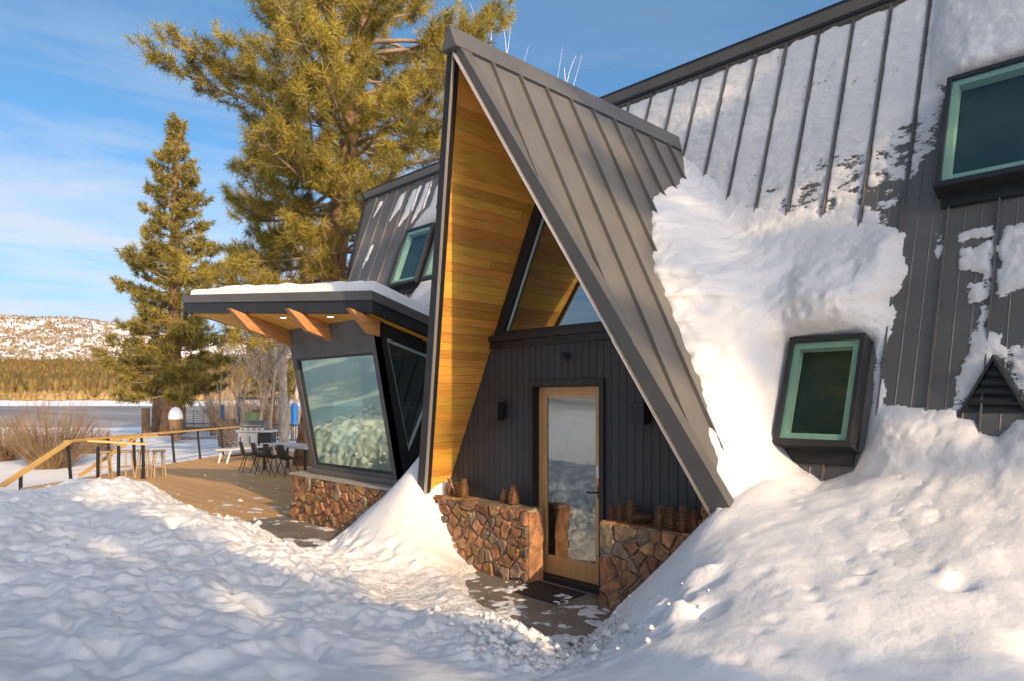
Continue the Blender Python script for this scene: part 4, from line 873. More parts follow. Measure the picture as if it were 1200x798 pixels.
# bank below, from the ground field
uc = np.arange(1.7, 5.35, 0.05); vg = np.arange(1.2, -2.6, -0.03); UC, VG = np.meshgrid(uc, vg, indexing='ij'); ZC = snow_z(UC, VG); ZC = np.maximum.accumulate(ZC[:, ::-1], axis=1) + 1e-4 * np.arange(len(vg))[None]
Vb = np.stack([np.interp(zz, ZC[i], vg[::-1]) for i in range(len(uc))]); top = ZC[:, -1]
HB = roof_v(zz)[None] - Vb; HB = np.where(zz[None] > top[:, None], -0.2 - 1.5 * (zz[None] - top[:, None]), HB)
HBu = np.stack([np.interp(uu, uc, HB[:, j]) for j in range(len(zz))], 1); HBu = np.where(U < 1.72, -0.3, HBu)
Hr = smax(Hr, HBu, 0.16)
C4 = cut([(3.33, 1.76), (3.78, 1.76), (3.60, 2.12), (3.555, 2.20), (3.51, 2.12)], 0.05)
for Cc in (C1, C2_, C3, C4): Hr = np.where(Cc > 0, Hr * Cc, np.minimum(Hr, Cc * 0.1))
Hr = np.where(Zs < 0.98, Hr - 0.25 * sstep(0.98, 0.80, Zs), Hr)
Hr = Hr + np.where(Hr > 0.08, 0.016 * fbm(U * 11, Zs * 11, 3, 101) + (0.09 * fbm(U * 2.6, Zs * 2.6, 4, 103) - 0.05 * np.abs(fbm(U * 5 + 3, Zs * 5, 3, 107))) * sstep(0.1, 0.4, Hr), 0)
keepm = (Hr > -0.04) & ~((U < ud - 0.12) & (Zs < 5.15))
k2 = keepm.copy(); k2[:-1] |= keepm[1:]; k2[:, :-1] |= keepm[:, 1:]
Yv = roof_v(Zs) - Hr
Ux = np.where((Zs < 5.15), np.maximum(U, ud - 0.05), U)
# the drift lies against the entry roof: columns inside it stop at its face
o = finish(named(depth_attr(grid_mesh(Ux, Yv, Zs, k2), Hr), 'roof_snow'), 'roof_snow', M['frost'], smooth=True)
o.data.flip_normals(); tag(o, 'snow sliding down the main roof and heaped against the entry gable', 'snow', kind='stuff')
# left part of the main roof
uu = np.arange(-7.8, -3.2, 0.028); zz = np.arange(3.3, 6.08, 0.028); U2, Z2 = np.meshgrid(uu, zz, indexing='ij')
wb2 = 0.05 * fbm(U2 * 7, Z2 * 7, 3, 111)
H = np.full(U2.shape, -0.05)
for (a0, a1, b0, b1) in ((-7.25, -7.0, 5.5, 5.95), (-6.53, -6.22, 5.3, 5.95), (-6.12, -5.75, 5.15, 5.95), (-5.72, -5.4, 5.1, 6.0), (-5.3, -4.95, 5.05, 6.02), (-4.9, -4.6, 5.0, 6.02), (-7.0, -6.8, 4.35, 4.95)):
    d = sdf(U2, Z2, [(a0, b0), (a1 - 0.02, b0 + 0.3), (a1, b1), (a0 + 0.1, b1 - 0.05)]) + wb2; H = np.maximum(H, np.where(d > 0, 0.02 + 0.03 * (1 - np.exp(-d / 0.04)), -0.05))
d = sdf(U2, Z2, [(-5.55, 4.88), (-5.3, 5.25), (-4.9, 5.6), (-3.2, 5.9), (-3.2, 4.88)]) + wb2 * 0.6; H = np.maximum(H, np.where(d > 0, 0.25 * (1 - np.exp(-d / 0.14)) + 0.02, -0.05))
d = sdf(U2, Z2, [(-5.1, 3.3), (-4.66, 3.9), (-4.6, 4.6), (-3.2, 4.9), (-3.2, 3.3)]) + wb2 * 0.6; H = np.maximum(H, np.where(d > 0, 0.22 * (1 - np.exp(-d / 0.12)) + 0.02, -0.05))
for (a0, a1) in ((-5.52, -4.72), (-4.55, -3.75)):
    d = -sdf(U2, Z2, [(a0, 3.84), (a1, 3.84), (a1, 4.9), (a0, 4.9)]); H = np.where(d > 0, H, -0.05)
kp = H > -0.04; k2 = kp.copy(); k2[:-1] |= kp[1:]; k2[:, :-1] |= kp[:, 1:]
o = finish(named(depth_attr(grid_mesh(U2, roof_v(Z2) - H, Z2, k2), H), 'roof_snow'), 'roof_snow', M['frost'], smooth=True); o.data.flip_normals()
tag(o, 'patches of snow left on the far left slope behind the bay', 'snow', kind='stuff')
# blanket on the bay roof
uu = np.arange(-6.95, -2.82, 0.02); vv = np.arange(-1.6, 1.7, 0.02); U3, V3 = np.meshgrid(uu, vv, indexing='ij')
d = sdf(U3, V3, [(-6.80, -1.45), (-2.92, -0.485), (-2.92, 1.8), (-5.62, 1.8)])
Hh = np.where(d > 0, 0.10 * sstep(0, 0.012, d) + 0.16 * np.sqrt(np.clip(1 - (1 - np.clip(d / 0.22, 0, 1)) ** 2, 0, 1)), -0.06) * (0.92 + 0.25 * fbm(U3 * 1.2, V3 * 1.2, 3, 121)) + 0.012 * fbm(U3 * 7, V3 * 7, 3, 123)
Hh = Hh * (0.75 + 0.25 * sstep(-6.8, -5.5, U3))
Zb = bz(V3) + 0.245 + Hh
kp = d > -0.03
o = finish(named(grid_mesh(U3, V3, Zb, kp), 'bay_snow'), 'bay_snow', M['snow_roof'], smooth=True); tag(o, 'smooth snow blanket on the upswept roof of the bay', 'snow', kind='stuff')

# ------------------------------------------------------------------ walk, mat, dusting
mb = MB(); walk = [(-6.25, -1.6), (1.9, -2.05), (1.9, -0.012), (-6.25, -0.012)]
slabs = [((-6.2, -1.7), (-4.1, -0.012)), ((-4.09, -1.75), (-2.0, -0.012)), ((-1.99, -1.75), (0.44, -0.012)), ((0.45, -1.75), (2.0, -0.012))]
wk = None
for i, (a, b) in enumerate(slabs):
    mb = MB(); mb.box6(a[0], b[0], a[1], b[1], -0.20, -0.055)
    s_ = mb.build('paving_slab', M['concrete'], wk, bevel=0.008)
    if wk is None: wk = s_; wk.name = 'entry_walk'; tag(wk, 'brown concrete walk in front of the door and the bay', kind='structure')
mb = MB(); mm = [(-0.37, -0.10), (0.34, -0.115), (0.355, -0.585), (-0.365, -0.565)]
mb.hexa([Vector((*p, -0.053)) for p in mm], [Vector((*p, -0.040)) for p in mm]); o = mb.build('doormat', M['rubber']); tag(o, 'black rubber doormat dusted with snow before the glass door', 'doormat')
# dusting of snow over walk and mat
uu = np.arange(-6.2, 1.9, 0.018); vv = np.arange(-1.75, -0.05, 0.018); U4, V4 = np.meshgrid(uu, vv, indexing='ij')
n = fbm(U4 * 4, V4 * 4, 5, 131, 0.62) + 0.35 * fbm(U4 * 18, V4 * 18, 3, 133)
nearb = np.clip(snow_base(U4, V4) * 1.2 + 0.12, -0.12, 0.4)
thr = 0.14 - nearb - 0.22 * np.exp(-(((U4 + 1.1) / 0.5) ** 2 + ((V4 + 0.75) / 0.3) ** 2)) - 0.14 * np.exp(-(((U4 - 0.6) / 0.3) ** 2 + ((V4 + 0.55) / 0.3) ** 2)) - 0.10 * np.exp(-(((U4 + 0.1) / 0.4) ** 2 + ((V4 + 0.42) / 0.2) ** 2)) + 0.22 * sstep(-0.5, -0.12, V4) * sstep(-2.2, -1.8, U4)
base = np.where((U4 > -0.40) & (U4 < 0.38) & (V4 > -0.61) & (V4 < -0.08), -0.040, -0.055)
Hd4 = np.clip((n - thr) * 0.10, -0.02, 0.05)
Zd = base + 0.001 + np.clip(Hd4 * 0.5, 0, 0.016)
kp = n > thr - 0.10
o = finish(named(depth_attr(grid_mesh(U4, V4, Zd, kp), Hd4 + 0.012), 'snow_dusting'), 'snow_dusting', M['frost'], smooth=True); tag(o, 'thin broken snow left on the swept walk', 'snow', kind='stuff')
# loose clods beside the walk
r = random.Random(11)
cl_v = []; cl_f = []
for k in range(350):
    if k < 260: cu, cv = r.gauss(1.5, 0.35), r.gauss(-1.95, 0.32)
    elif k < 340: cu, cv = r.gauss(-4.5, 1.5), r.gauss(-1.62, 0.10)
    else: cu, cv = r.gauss(2.2, 0.35), r.gauss(-1.9, 0.25)
    zc_ = float(snow_z(np.array([[cu]]), np.array([[cv]]))[0, 0]); zc_ = max(zc_, -0.055)
    rad = (abs(r.gauss(0, 0.018)) + 0.008) * (1.0 if k < 340 else 0.8)
    b = len(cl_v)
    for p in ((0, 0, 1), (0, 0, -0.6), (1, 0, 0.1), (0.3, 1, 0), (-0.9, 0.5, 0.2), (-0.6, -0.8, 0), (0.5, -0.9, 0.1)):
        cl_v.append((cu + rad * p[0] * r.uniform(.7, 1.3), cv + rad * p[1] * r.uniform(.7, 1.3), zc_ + rad * 0.5 + rad * p[2] * r.uniform(.7, 1.2)))
    for i in range(5): cl_f += [(b, b + 2 + i, b + 2 + (i + 1) % 5), (b + 1, b + 2 + (i + 1) % 5, b + 2 + i)]
o = finish(named(raw_mesh(np.array(cl_v), np.array(cl_f)), 'snow_clods'), 'snow_clods', M['snow_roof']); tag(o, 'loose shovelled snow clods beside the walk', 'snow', kind='stuff')

# ------------------------------------------------------------------ pine cones and carved figure on the stone walls
def cone_mesh(seed):
    r = random.Random(seed); mb = MB(); Hc = 0.15
    def R(t): return 0.056 * (math.sin(math.pi * (0.16 + 0.80 * t)) ** 0.75) * (1.06 - 0.42 * t)
    mb.lathe([(0.012, 0.0), (R(0.1) * 0.5, 0.012), (R(0.3) * 0.5, 0.045), (R(0.55) * 0.48, 0.08), (R(0.8) * 0.4, 0.118), (0.004, 0.150)], 8)
    n = 64
    for i in range(n):
        t = (i + 0.5) / n; a = i * 2.39996; rr = R(t); z = t * Hc
        c = Vector((math.cos(a), math.sin(a), 0)); s = Vector((-math.sin(a), math.cos(a), 0)); w = 0.0185 * (1 - 0.5 * t); l = 0.026 * (1 - 0.4 * t)
        p = c * rr * 0.50 + Vector((0, 0, z)); tip = c * (rr * 0.50 + l) + Vector((0, 0, z + 0.007 + 0.006 * t)); th = Vector((0, 0, 0.0035))
        mb.add([p + s * w * 0.4, p - s * w * 0.4, tip - s * w * 0.72, tip + c * 0.004, tip + s * w * 0.72, p + th * 2, tip + th - s * w * 0.6, tip + th + s * w * 0.6],
               [(0, 1, 2, 3, 4)[::-1], (5, 7, 6), (2, 6, 7, 4), (0, 4, 7, 5), (1, 5, 6, 2)])
    me = bpy.data.meshes.new('pine_cone'); me.from_pydata(mb.v, [], mb.f); me.materials.append(M['cone']); me.update(); return me
cms = [cone_mesh(s) for s in range(2)]
ZW = 0.735
# u, v, height scale, tilt, label
CONES = [(-1.80, -0.13, 1.05, 0, 'big pine cone standing at the far left end of the left stone wall'),
         (-1.70, -0.10, 0.85, 0, 'small pine cone tucked second from left on the left stone wall'),
         (-1.61, -0.14, 0.92, 0, 'pine cone third from left on the left stone wall'),
         (-1.51, -0.15, 1.12, 0, 'fat pine cone at the right of the group of four on the left wall'),
         (-0.86, -0.10, 0.84, 0, 'small pine cone left of the pair near the door on the left wall'),
         (-0.67, -0.13, 1.18, 0, 'tall pine cone nearest the door on the left stone wall'),
         (0.665, -0.10, 0.80, 0, 'slim pine cone nearest the door on the right stone wall'),
         (0.755, -0.10, 0.92, 0, 'pine cone second from the door on the right stone wall'),
         (0.875, -0.09, 1.15, 0, 'tallest pine cone behind the toppled one on the right wall'),
         (0.965, -0.16, 1.02, 1, 'pine cone toppled on its side on the right stone wall'),
         (1.225, -0.14, 1.10, 0, 'pine cone just right of the gap on the right stone wall'),
         (1.345, -0.14, 1.10, 0, 'pine cone third from the right in the right wall row'),
         (1.475, -0.15, 1.18, 0, 'broad pine cone second from the right in the right wall row'),
         (1.595, -0.15, 1.10, 0, 'pine cone beside the carved figure at the right wall end')]
for i, (cu, cv, s, tl, lab) in enumerate(CONES):
    o = bpy.data.objects.new('pine_cone', cms[i % 2]); col.objects.link(o); s *= 1.13; o.location = (cu, cv, ZW); o.scale = (s, s, s * (1.0 if i % 3 else 1.08)); o.rotation_euler = (random.uniform(-.06, .06), random.uniform(-.06, .06), i * 1.3)
    if tl: o.rotation_euler = (math.radians(86), 0, math.radians(118)); o.location.z = ZW + 0.056; o.location.x -= 0.05
    tag(o, lab, 'pine cone', 'pine cones along the stone walls')
mb = MB()
mb.tube([(0, 0, 0), (0, 0, 0.05), (0, 0, 0.11), (0.0, 0, 0.15), (-0.004, -0.004, 0.175), (-0.008, -0.01, 0.20), (-0.010, -0.012, 0.235), (-0.010, -0.012, 0.25)], [0.045, 0.052, 0.046, 0.030, 0.032, 0.036, 0.026, 0.008], 12)
for s in (-1, 1): mb.tube([(-0.010 + s * 0.018, -0.010, 0.235), (-0.010 + s * 0.024, -0.010, 0.262)], [0.010, 0.003], 6); mb.tube([(s * 0.035, -0.03, 0.13), (s * 0.03, -0.055, 0.10), (s * 0.01, -0.06, 0.10)], [0.014, 0.012, 0.009], 6); mb.tube([(s * 0.03, -0.02, 0.03), (s * 0.035, -0.06, 0.012)], [0.024, 0.014], 6)
mb.tube([(-0.010, -0.04, 0.205), (-0.010, -0.062, 0.20)], [0.016, 0.008], 6)
mb.tube([(0.0, 0.04, 0.01), (0.01, 0.075, 0.05), (0.012, 0.08, 0.12), (0.01, 0.065, 0.18)], [0.012, 0.022, 0.026, 0.008], 8)
o = mb.build('carved_figure', M['figure'], smooth=True); o.location = (1.70, -0.15, ZW); tag(o, 'small carved wooden animal figure at the right end of the cone row', 'figurine')

# ------------------------------------------------------------------ lakeside deck, railings and furniture
ZD = -0.075
deck = None
def deck_end(v): return -15.0 - (v + 1.4) * 0.885
v = -2.6; i = 0; bmesh_cache = None
while v < 7.0:
    u1 = -6.22 if v < 0.2 else -5.7; u0 = deck_end(v + 0.07)
    cutp = u0 + (u1 - u0) * random.uniform(0.3, 0.7)
    for (a, b) in ((u0, cutp - 0.002), (cutp + 0.002, u1)):
        if bmesh_cache is None:
            m_ = MB(); m_.box((0, 0, 0), (1, 1, 1)); ob = m_.build('deck', M['deck']); bmesh_cache = ob.data
        else:
            ob = bpy.data.objects.new('deck_board', bmesh_cache); col.objects.link(ob)
        ob.location = ((a + b) / 2, v + 0.07, ZD - 0.015 + random.uniform(-0.001, 0.001)); ob.scale = (b - a, 0.136, 0.03)
        if deck is None: deck = ob
        else: attach(ob, deck)
    v += 0.14; i += 1
tag(deck, 'warm brown plank deck beside the lake', kind='structure')
# deck snow crumbs
dv_ = []; df_ = []; r = random.Random(21)
for k in range(60):
    cu, cv = (r.uniform(-9.0, -6.3), r.uniform(-1.4, 0.8)) if k < 44 else (r.uniform(-15, -8), r.uniform(-0.5, 3)); w = abs(r.gauss(0, 0.05)) + 0.02; b = len(dv_); n = 7
    hgt = r.uniform(0.004, 0.012) if k % 12 else 0.05
    for q in range(n): a = 2 * math.pi * q / n; dv_.append((cu + w * r.uniform(.5, 1.6) * 1.6 * math.cos(a), cv + w * r.uniform(.5, 1.3) * math.sin(a), ZD - 0.002))
    dv_.append((cu, cv, ZD + hgt))
    for q in range(n): df_.append((b + q, b + (q + 1) % n, b + n))
o = finish(named(raw_mesh(np.array(dv_), np.array(df_)), 'deck_snow'), 'deck_snow', M['snow_roof']); tag(o, 'crumbs of snow scattered on the deck', 'snow', kind='stuff')
mb = MB(); mb.box6(-6.205, -6.03, -1.5, 0.0, -0.10, -0.058); o = mb.build('deck_end_strip', M['rubber']); tag(o, 'flat dark strip at the near end of the deck', 'drain')  # thin dark strip laid along the deck end

def railing(label, posts, top, lean, cables=True, mid=None, posth=0.92):
    root = tag(empty('deck_railing', posts[0]), label, 'railing')
    for p in posts:
        m_ = MB(); m_.bar(p, (p[0] + lean[0], p[1] + lean[1], p[2] + posth), 0.055, 0.055, (0.7, 0.7, 0)); m_.build('post', M['black'], root)
        m_ = MB(); m_.box((p[0], p[1], p[2] + 0.005), (0.12, 0.12, 0.012)); m_.build('base_plate', M['black'], root)
    for a, b in zip(top[:-1], top[1:]):
        m_ = MB(); m_.bar(a, b, 0.15, 0.05); m_.build('handrail', M['rail'], root, bevel=0.004)
    if cables:
        for h in np.linspace(0.12, 0.82, 8):
            m_ = MB(); m_.tube([(p[0] + lean[0] * h / posth, p[1] + lean[1] * h / posth, p[2] + h) for p in posts], 0.004, 5); m_.build('cable', M['steel'], root)
    return root
lean = (-0.075, -0.055)
pb = [(-14.955, -1.409, ZD), (-16.2, -0.22, ZD), (-17.338, 0.934, ZD), (-18.172, 2.053, ZD), (-19.065, 3.159, ZD), (-19.958, 4.276, ZD), (-21.046, 5.458, ZD)]
tops = [(-14.98, -1.50, ZD + 0.95), (-17.40, 0.90, ZD + 0.95), (-21.3, 5.55, ZD + 0.95)]
railing('long deck railing with a yellow wood handrail and dark leaning posts facing the lake', pb, tops, lean)
# stair handrail sloping down on the left
sr = tag(empty('stair_railing', (-13.9, -2.6, ZD)), 'sloping yellow handrail going down the deck stair at the left', 'railing')
m_ = MB(); m_.bar((-14.96, -1.44, ZD + 0.945), (-13.62, -2.98, ZD + 0.10), 0.16, 0.055); m_.build('handrail', M['rail'], sr, bevel=0.004)
m_ = MB(); m_.bar((-13.95, -2.58, ZD - 0.35), (-13.95, -2.58, ZD + 0.29), 0.055, 0.055, (0.7, 0.7, 0)); m_.build('post', M['black'], sr)
# near guard at the head of the stair
pn = [(-14.2, -1.00, ZD), (-14.2, -0.55, ZD), (-14.0, -0.05, ZD)]
ng = railing('short orange topped guard rail around the bar stools at the stair head', pn, [(-14.35, -1.18, ZD + 0.98), (-13.95, 0.02, ZD + 0.86)], (0, 0), False, posth=0.84)
m_ = MB(); m_.bar((-14.8, -1.25, ZD + 0.10), (-16.0, 0.35, ZD + 0.95), 0.10, 0.05); m_.build('brace_rail', M['rail'], ng)
m_ = MB(); m_.bar((-15.6, -0.35, ZD + 0.93), (-16.3, 0.95, ZD + 0.95), 0.12, 0.05); m_.build('handrail', M['rail'], ng)
m_ = MB(); m_.bar((-15.95, 0.3, ZD), (-15.98, 0.28, ZD + 0.93), 0.06, 0.06, (0.7, 0.7, 0)); m_.build('post', M['black'], ng)

def stool():
    t = empty('bar_stool', (0, 0, 0))
    m_ = MB(); m_.lathe([(0.15, 0.64), (0.165, 0.655), (0.165, 0.675), (0.15, 0.69)], 14); m_.build('seat', M['stool'], t)
    for a in range(4):
        c, s = math.cos(a * math.pi / 2 + .8), math.sin(a * math.pi / 2 + .8); m_ = MB(); m_.tube([(0.12 * c, 0.12 * s, 0.65), (0.20 * c, 0.20 * s, 0)], [0.018, 0.022], 6); m_.build('leg', M['stool'], t)
    m_ = MB(); P4 = [(0.165 * math.cos(a * math.pi / 2 + .8), 0.165 * math.sin(a * math.pi / 2 + .8), 0.28) for a in range(4)]
    for a in range(4): m_.tube([P4[a], P4[(a + 1) % 4]], 0.012, 5)
    m_.build('stretcher', M['stool'], t); return t
st0 = stool()
for k, (a, b, lab) in enumerate([(-14.75, -0.72, 'leftmost wooden bar stool behind the guard rail'), (-14.55, -0.30, 'wooden bar stool second from left behind the guard rail'), (-14.45, 0.08, 'wooden bar stool third from left behind the guard rail'), (-14.1, 0.34, 'rightmost wooden bar stool nearest the open deck')]):
    s = st0 if k == 0 else copy_tree(st0); s.location = (a, b, ZD); s.rotation_euler = (0, 0, k * 0.5); tag(s, lab, 'stool', 'bar stools at the stair head')

def shell_chair():
    t = empty('shell_chair', (0, 0, 0)); 
    # moulded shell: profile from seat front to back top
    prof = [(-0.23, 0.44), (-0.18, 0.455), (-0.02, 0.435), (0.10, 0.43), (0.18, 0.47), (0.22, 0.56), (0.25, 0.68), (0.275, 0.80), (0.28, 0.83)]
    wid = [0.20, 0.23, 0.24, 0.235, 0.23, 0.225, 0.21, 0.18, 0.13]; m_ = MB(); n = 7; V_ = []
    for (y, z), w in zip(prof, wid):
        for q in range(n): a = -1 + 2 * q / (n - 1); V_.append((a * w, y - (0.05 * a * a if z > 0.5 else 0), z + 0.05 * a * a * (1 if z < 0.5 else 0.2)))
    k = len(prof); Fq = [(i * n + q, i * n + q + 1, (i + 1) * n + q + 1, (i + 1) * n + q) for i in range(k - 1) for q in range(n - 1)]
    m_.add(V_, Fq); o_ = m_.build('shell', M['shell'], t, smooth=True); sm = o_.modifiers.new('solid', 'SOLIDIFY'); sm.thickness = 0.014
    for sx_ in (-1, 1):
        for sy in (-1, 1): m_ = MB(); m_.tube([(sx_ * 0.12, sy * 0.10, 0.43), (sx_ * 0.23, sy * 0.24, 0)], [0.014, 0.010], 6); m_.build('leg', M['black'], t)
    return t
ch0 = shell_chair()
for k, (a, b, lab) in enumerate([(-13.75, 2.55, 'black shell chair farthest left along the outdoor table'), (-13.15, 2.62, 'black shell chair second from left at the outdoor table'), (-12.5, 2.66, 'black shell chair third from left at the outdoor table'), (-11.85, 2.72, 'black shell chair nearest the bay window at the outdoor table')]):
    c = ch0 if k == 0 else copy_tree(ch0); c.location = (a, b, ZD); c.rotation_euler = (0, 0, math.radians(168 + 6 * k)); tag(c, lab, 'chair', 'shell chairs along the deck table')
tb = tag(empty('deck_table', (-12.9, 3.35, ZD)), 'long pale topped table with dark legs behind the shell chairs', 'table')
m_ = MB(); m_.box6(-14.1, -11.5, 3.0, 3.85, ZD + 0.70, ZD + 0.745); m_.build('tabletop', M['white_wood'], tb)
for (a, b) in ((-14.0, 3.08), (-14.0, 3.77), (-11.6, 3.08), (-11.6, 3.77)): m_ = MB(); m_.box6(a - .03, a + .03, b - .03, b + .03, ZD, ZD + 0.70); m_.build('leg', M['black'], tb)
bn = tag(empty('deck_bench', (-17.3, 4.0, ZD)), 'low pale bench with angled legs on the sunny deck', 'bench')
A_, B_ = Vector((-16.75, 2.95, 0)), Vector((-17.9, 5.2, 0)); dd_ = (B_ - A_).normalized(); nn_ = Vector((-dd_.y, dd_.x, 0))
m_ = MB(); m_.bar(A_ + Vector((0, 0, ZD + 0.42)), B_ + Vector((0, 0, ZD + 0.42)), 0.42, 0.05); m_.build('seat', M['white_wood'], bn)
for q, lnn in ((0.10, -0.12), (0.9, 0.12)):
    for s in (-1, 1):
        p = A_ + (B_ - A_) * q + nn_ * s * 0.16; m_ = MB(); m_.bar(p + Vector((0, 0, ZD + 0.40)), p + dd_ * lnn * 1.6 + Vector((0, 0, ZD)), 0.05, 0.05, (0.3, 0.9, 0)); m_.build('leg', M['white_wood'], bn)
m_ = MB(); m_.bar(A_ + dd_ * 0.3 + Vector((0, 0, ZD + 0.2)), B_ - dd_ * 0.3 + Vector((0, 0, ZD + 0.2)), 0.04, 0.05); m_.build('stretcher', M['black'], bn)
# grill
gr = tag(empty('gas_grill', (-19.3, 5.2, ZD)), 'stainless gas grill with a rounded dark hood at the deck edge', 'grill'); gr.rotation_euler = (0, 0, math.radians(45))
def gpart(name, m_, mt, sm=False): o_ = m_.build(name, mt, None, smooth=sm); o_.parent = gr; return o_
m_ = MB(); m_.box6(-0.55, 0.15, -0.28, 0.28, 0.12, 0.80); cab = gpart('cabinet', m_, M['steel'])
for a in (-0.50, -0.17): m_ = MB(); m_.box6(a, a + 0.30, -0.30, -0.282, 0.16, 0.76); d_ = gpart('cabinet_door', m_, M['steel']); m_ = MB(); m_.tube([(a + 0.05, -0.325, 0.4), (a + 0.05, -0.325, 0.68)], 0.012, 6); h_ = m_.build('handle', M['black']); h_.parent = d_
m_ = MB(); m_.box6(0.16, 0.62, -0.26, 0.26, 0.15, 0.82); gpart('side_box', m_, M['black'])
m_ = MB(); m_.box6(-0.62, 0.66, -0.32, 0.30, 0.82, 0.90); gpart('shelf', m_, M['steel'])
m_ = MB(); m_.box6(-0.45, 0.40, -0.36, -0.321, 0.88, 0.98); pn_ = gpart('control_panel', m_, M['steel'])
for q in range(4): m_ = MB(); m_.tube([(-0.35 + q * 0.2, -0.36, 0.93), (-0.35 + q * 0.2, -0.39, 0.93)], 0.028, 8); kk = m_.build('knob', M['black']); kk.parent = pn_
m_ = MB(); ring = [(-0.32, 0.905), (-0.33, 1.0), (-0.29, 1.12), (-0.18, 1.21), (0.0, 1.24), (0.16, 1.20), (0.26, 1.10), (0.28, 0.905)]
m_.hexa([Vector((-0.44, y, z)) for y, z in ring], [Vector((0.40, y, z)) for y, z in ring]); gpart('hood', m_, M['metal'])
m_ = MB(); m_.tube([(-0.36, -0.36, 1.06), (0.32, -0.36, 1.06)], 0.014, 8); gpart('hood_handle', m_, M['steel'])
# weathered board leaning on the bay
mb = MB(); mb.bar((-6.02, 0.25, ZD + 0.05), (-5.72, 0.32, 1.55), 0.30, 0.05, (0.2, 1, 0)); o = mb.build('leaning_board', M['white_wood']); tag(o, 'pale weathered board leaning against the left side of the bay', 'board')

# ------------------------------------------------------------------ yard by the lake
def ground(u, v):
    d_, l_ = dl(np.array([u]), np.array([v])); return float(land_z(d_, l_)[0])
def pile(u, v, r_, h, lab, m_=None):
    z = ground(u, v) - 0.3; mbp = MB(); mbp.lathe([(r_, 0), (r_ * 1.0, h * 0.5), (r_ * 0.97, h + 0.25), (r_ * 0.9, h + 0.3)], 12, (u, v, z)); o_ = mbp.build('dock_post', m_ or M['log'], smooth=False)
    tag(o_, lab, 'post', 'timber posts by the shore'); return o_
def px_at(px, dep, off=0.0):
    lat = (px - 600) / 805 * dep; return to_world(dep, lat)
a = px_at(171, 52); pile(a[0], a[1], 0.30, 1.9, 'thick weathered timber post left of the pine trunks by the shore')
a = px_at(214, 50); pile(a[0], a[1], 0.24, 2.0, 'timber post with a small cap right of the pine trunk')
a = px_at(249, 46); pile(a[0], a[1], 0.14, 1.9, 'thin timber post between the pine and the dark tub')
a = px_at(296, 44); pile(a[0], a[1], 0.45, 1.6, 'pale green barrel shaped post behind the grill', M['green'])
a = px_at(305, 45); pile(a[0], a[1], 0.5, 1.75, 'dark timber post beside the pale green barrel')
def tub(px, dep, r0, r1, h, z, lab, cap=False, m_=None):
    u_, v_ = px_at(px, dep); t = tag(empty('planter_tub', (u_, v_, z)), lab, 'planter')
    m2 = MB(); m2.lathe([(r0, 0), (r0 + (r1 - r0) * .5, h * .5), (r1, h), (r1 * 0.9, h + 0.02)], 14, (u_, v_, z)); m2.build('tub', m_ or M['log'], t)
    if cap: m2 = MB(); m2.lathe([(r1 * 0.98, h), (r1 * 1.0, h + 0.15), (r1 * .85, h + 0.4), (r1 * .5, h + 0.6), (0.02, h + 0.66)], 14, (u_, v_, z)); m2.build('snow_cap', M['snow_roof'], t, smooth=True)
tub(206, 36, 0.14, 0.36, 1.15, -0.28, 'tapered wooden tub with a round cap of snow by the big trunk', True)
tub(265, 32, 0.32, 0.48, 1.25, -0.27, 'dark tapered tub standing behind the railing', False, M['bark'])
a = px_at(221, 40); mb = MB(); mb.lathe([(0.35, 0), (0.5, 0.06), (0.42, 0.14), (0.1, 0.17)], 14, (a[0], a[1], ground(*a) - 0.02)); o = mb.build('fire_ring', M['log']); tag(o, 'low round brown ring lying in the snow behind the railing', 'fire ring')
# shore fence with slim pickets
fr = tag(empty('shore_fence', (*px_at(240, 40), -0.4)), 'low dark picket fence along the shore behind the railing', 'fence')
A0 = px_at(210, 41); B0 = px_at(352, 38); z0f = -0.45
for h in (0.12, 0.95): m_ = MB(); m_.bar((*A0, z0f + h), (*B0, z0f + h), 0.04, 0.05); m_.build('rail', M['fence'], fr)
pick = None
for q in range(58):
    t = q / 57; p = (A0[0] + (B0[0] - A0[0]) * t, A0[1] + (B0[1] - A0[1]) * t)
    if pick is None: m_ = MB(); m_.box((0, 0, 0.5), (0.03, 0.03, 1.0)); ob = m_.build('picket', M['fence']); pick = ob.data
    else: ob = bpy.data.objects.new('picket', pick); col.objects.link(ob)
    ob.location = (*p, z0f); attach(ob, fr)
fr2 = tag(empty('wire_fence', (*px_at(260, 66), -1.0)), 'grey wire mesh fence farther out along the lake edge', 'fence')
A0 = px_at(182, 68); B0 = px_at(350, 62); 
for h in np.linspace(0.1, 1.7, 9): m_ = MB(); m_.bar((*A0, -1.0 + h), (*B0, -1.0 + h), 0.02, 0.03); m_.build('wire', M['fence'], fr2)
for q in range(15):
    t = q / 14; p = (A0[0] + (B0[0] - A0[0]) * t, A0[1] + (B0[1] - A0[1]) * t); m_ = MB(); m_.box((*p, -0.1), (0.06, 0.06, 2.0)); m_.build('post', M['fence'], fr2)
m_ = MB(); a = px_at(178, 56); b = px_at(252, 53); m_.tube([(*a, -0.42), ((a[0] + b[0]) / 2, (a[1] + b[1]) / 2, -0.4), (*b, -0.35)], [0.22, 0.20, 0.18], 10); o = m_.build('shore_log', M['log']); tag(o, 'long brown log lying along the shore behind the trunks', 'log')
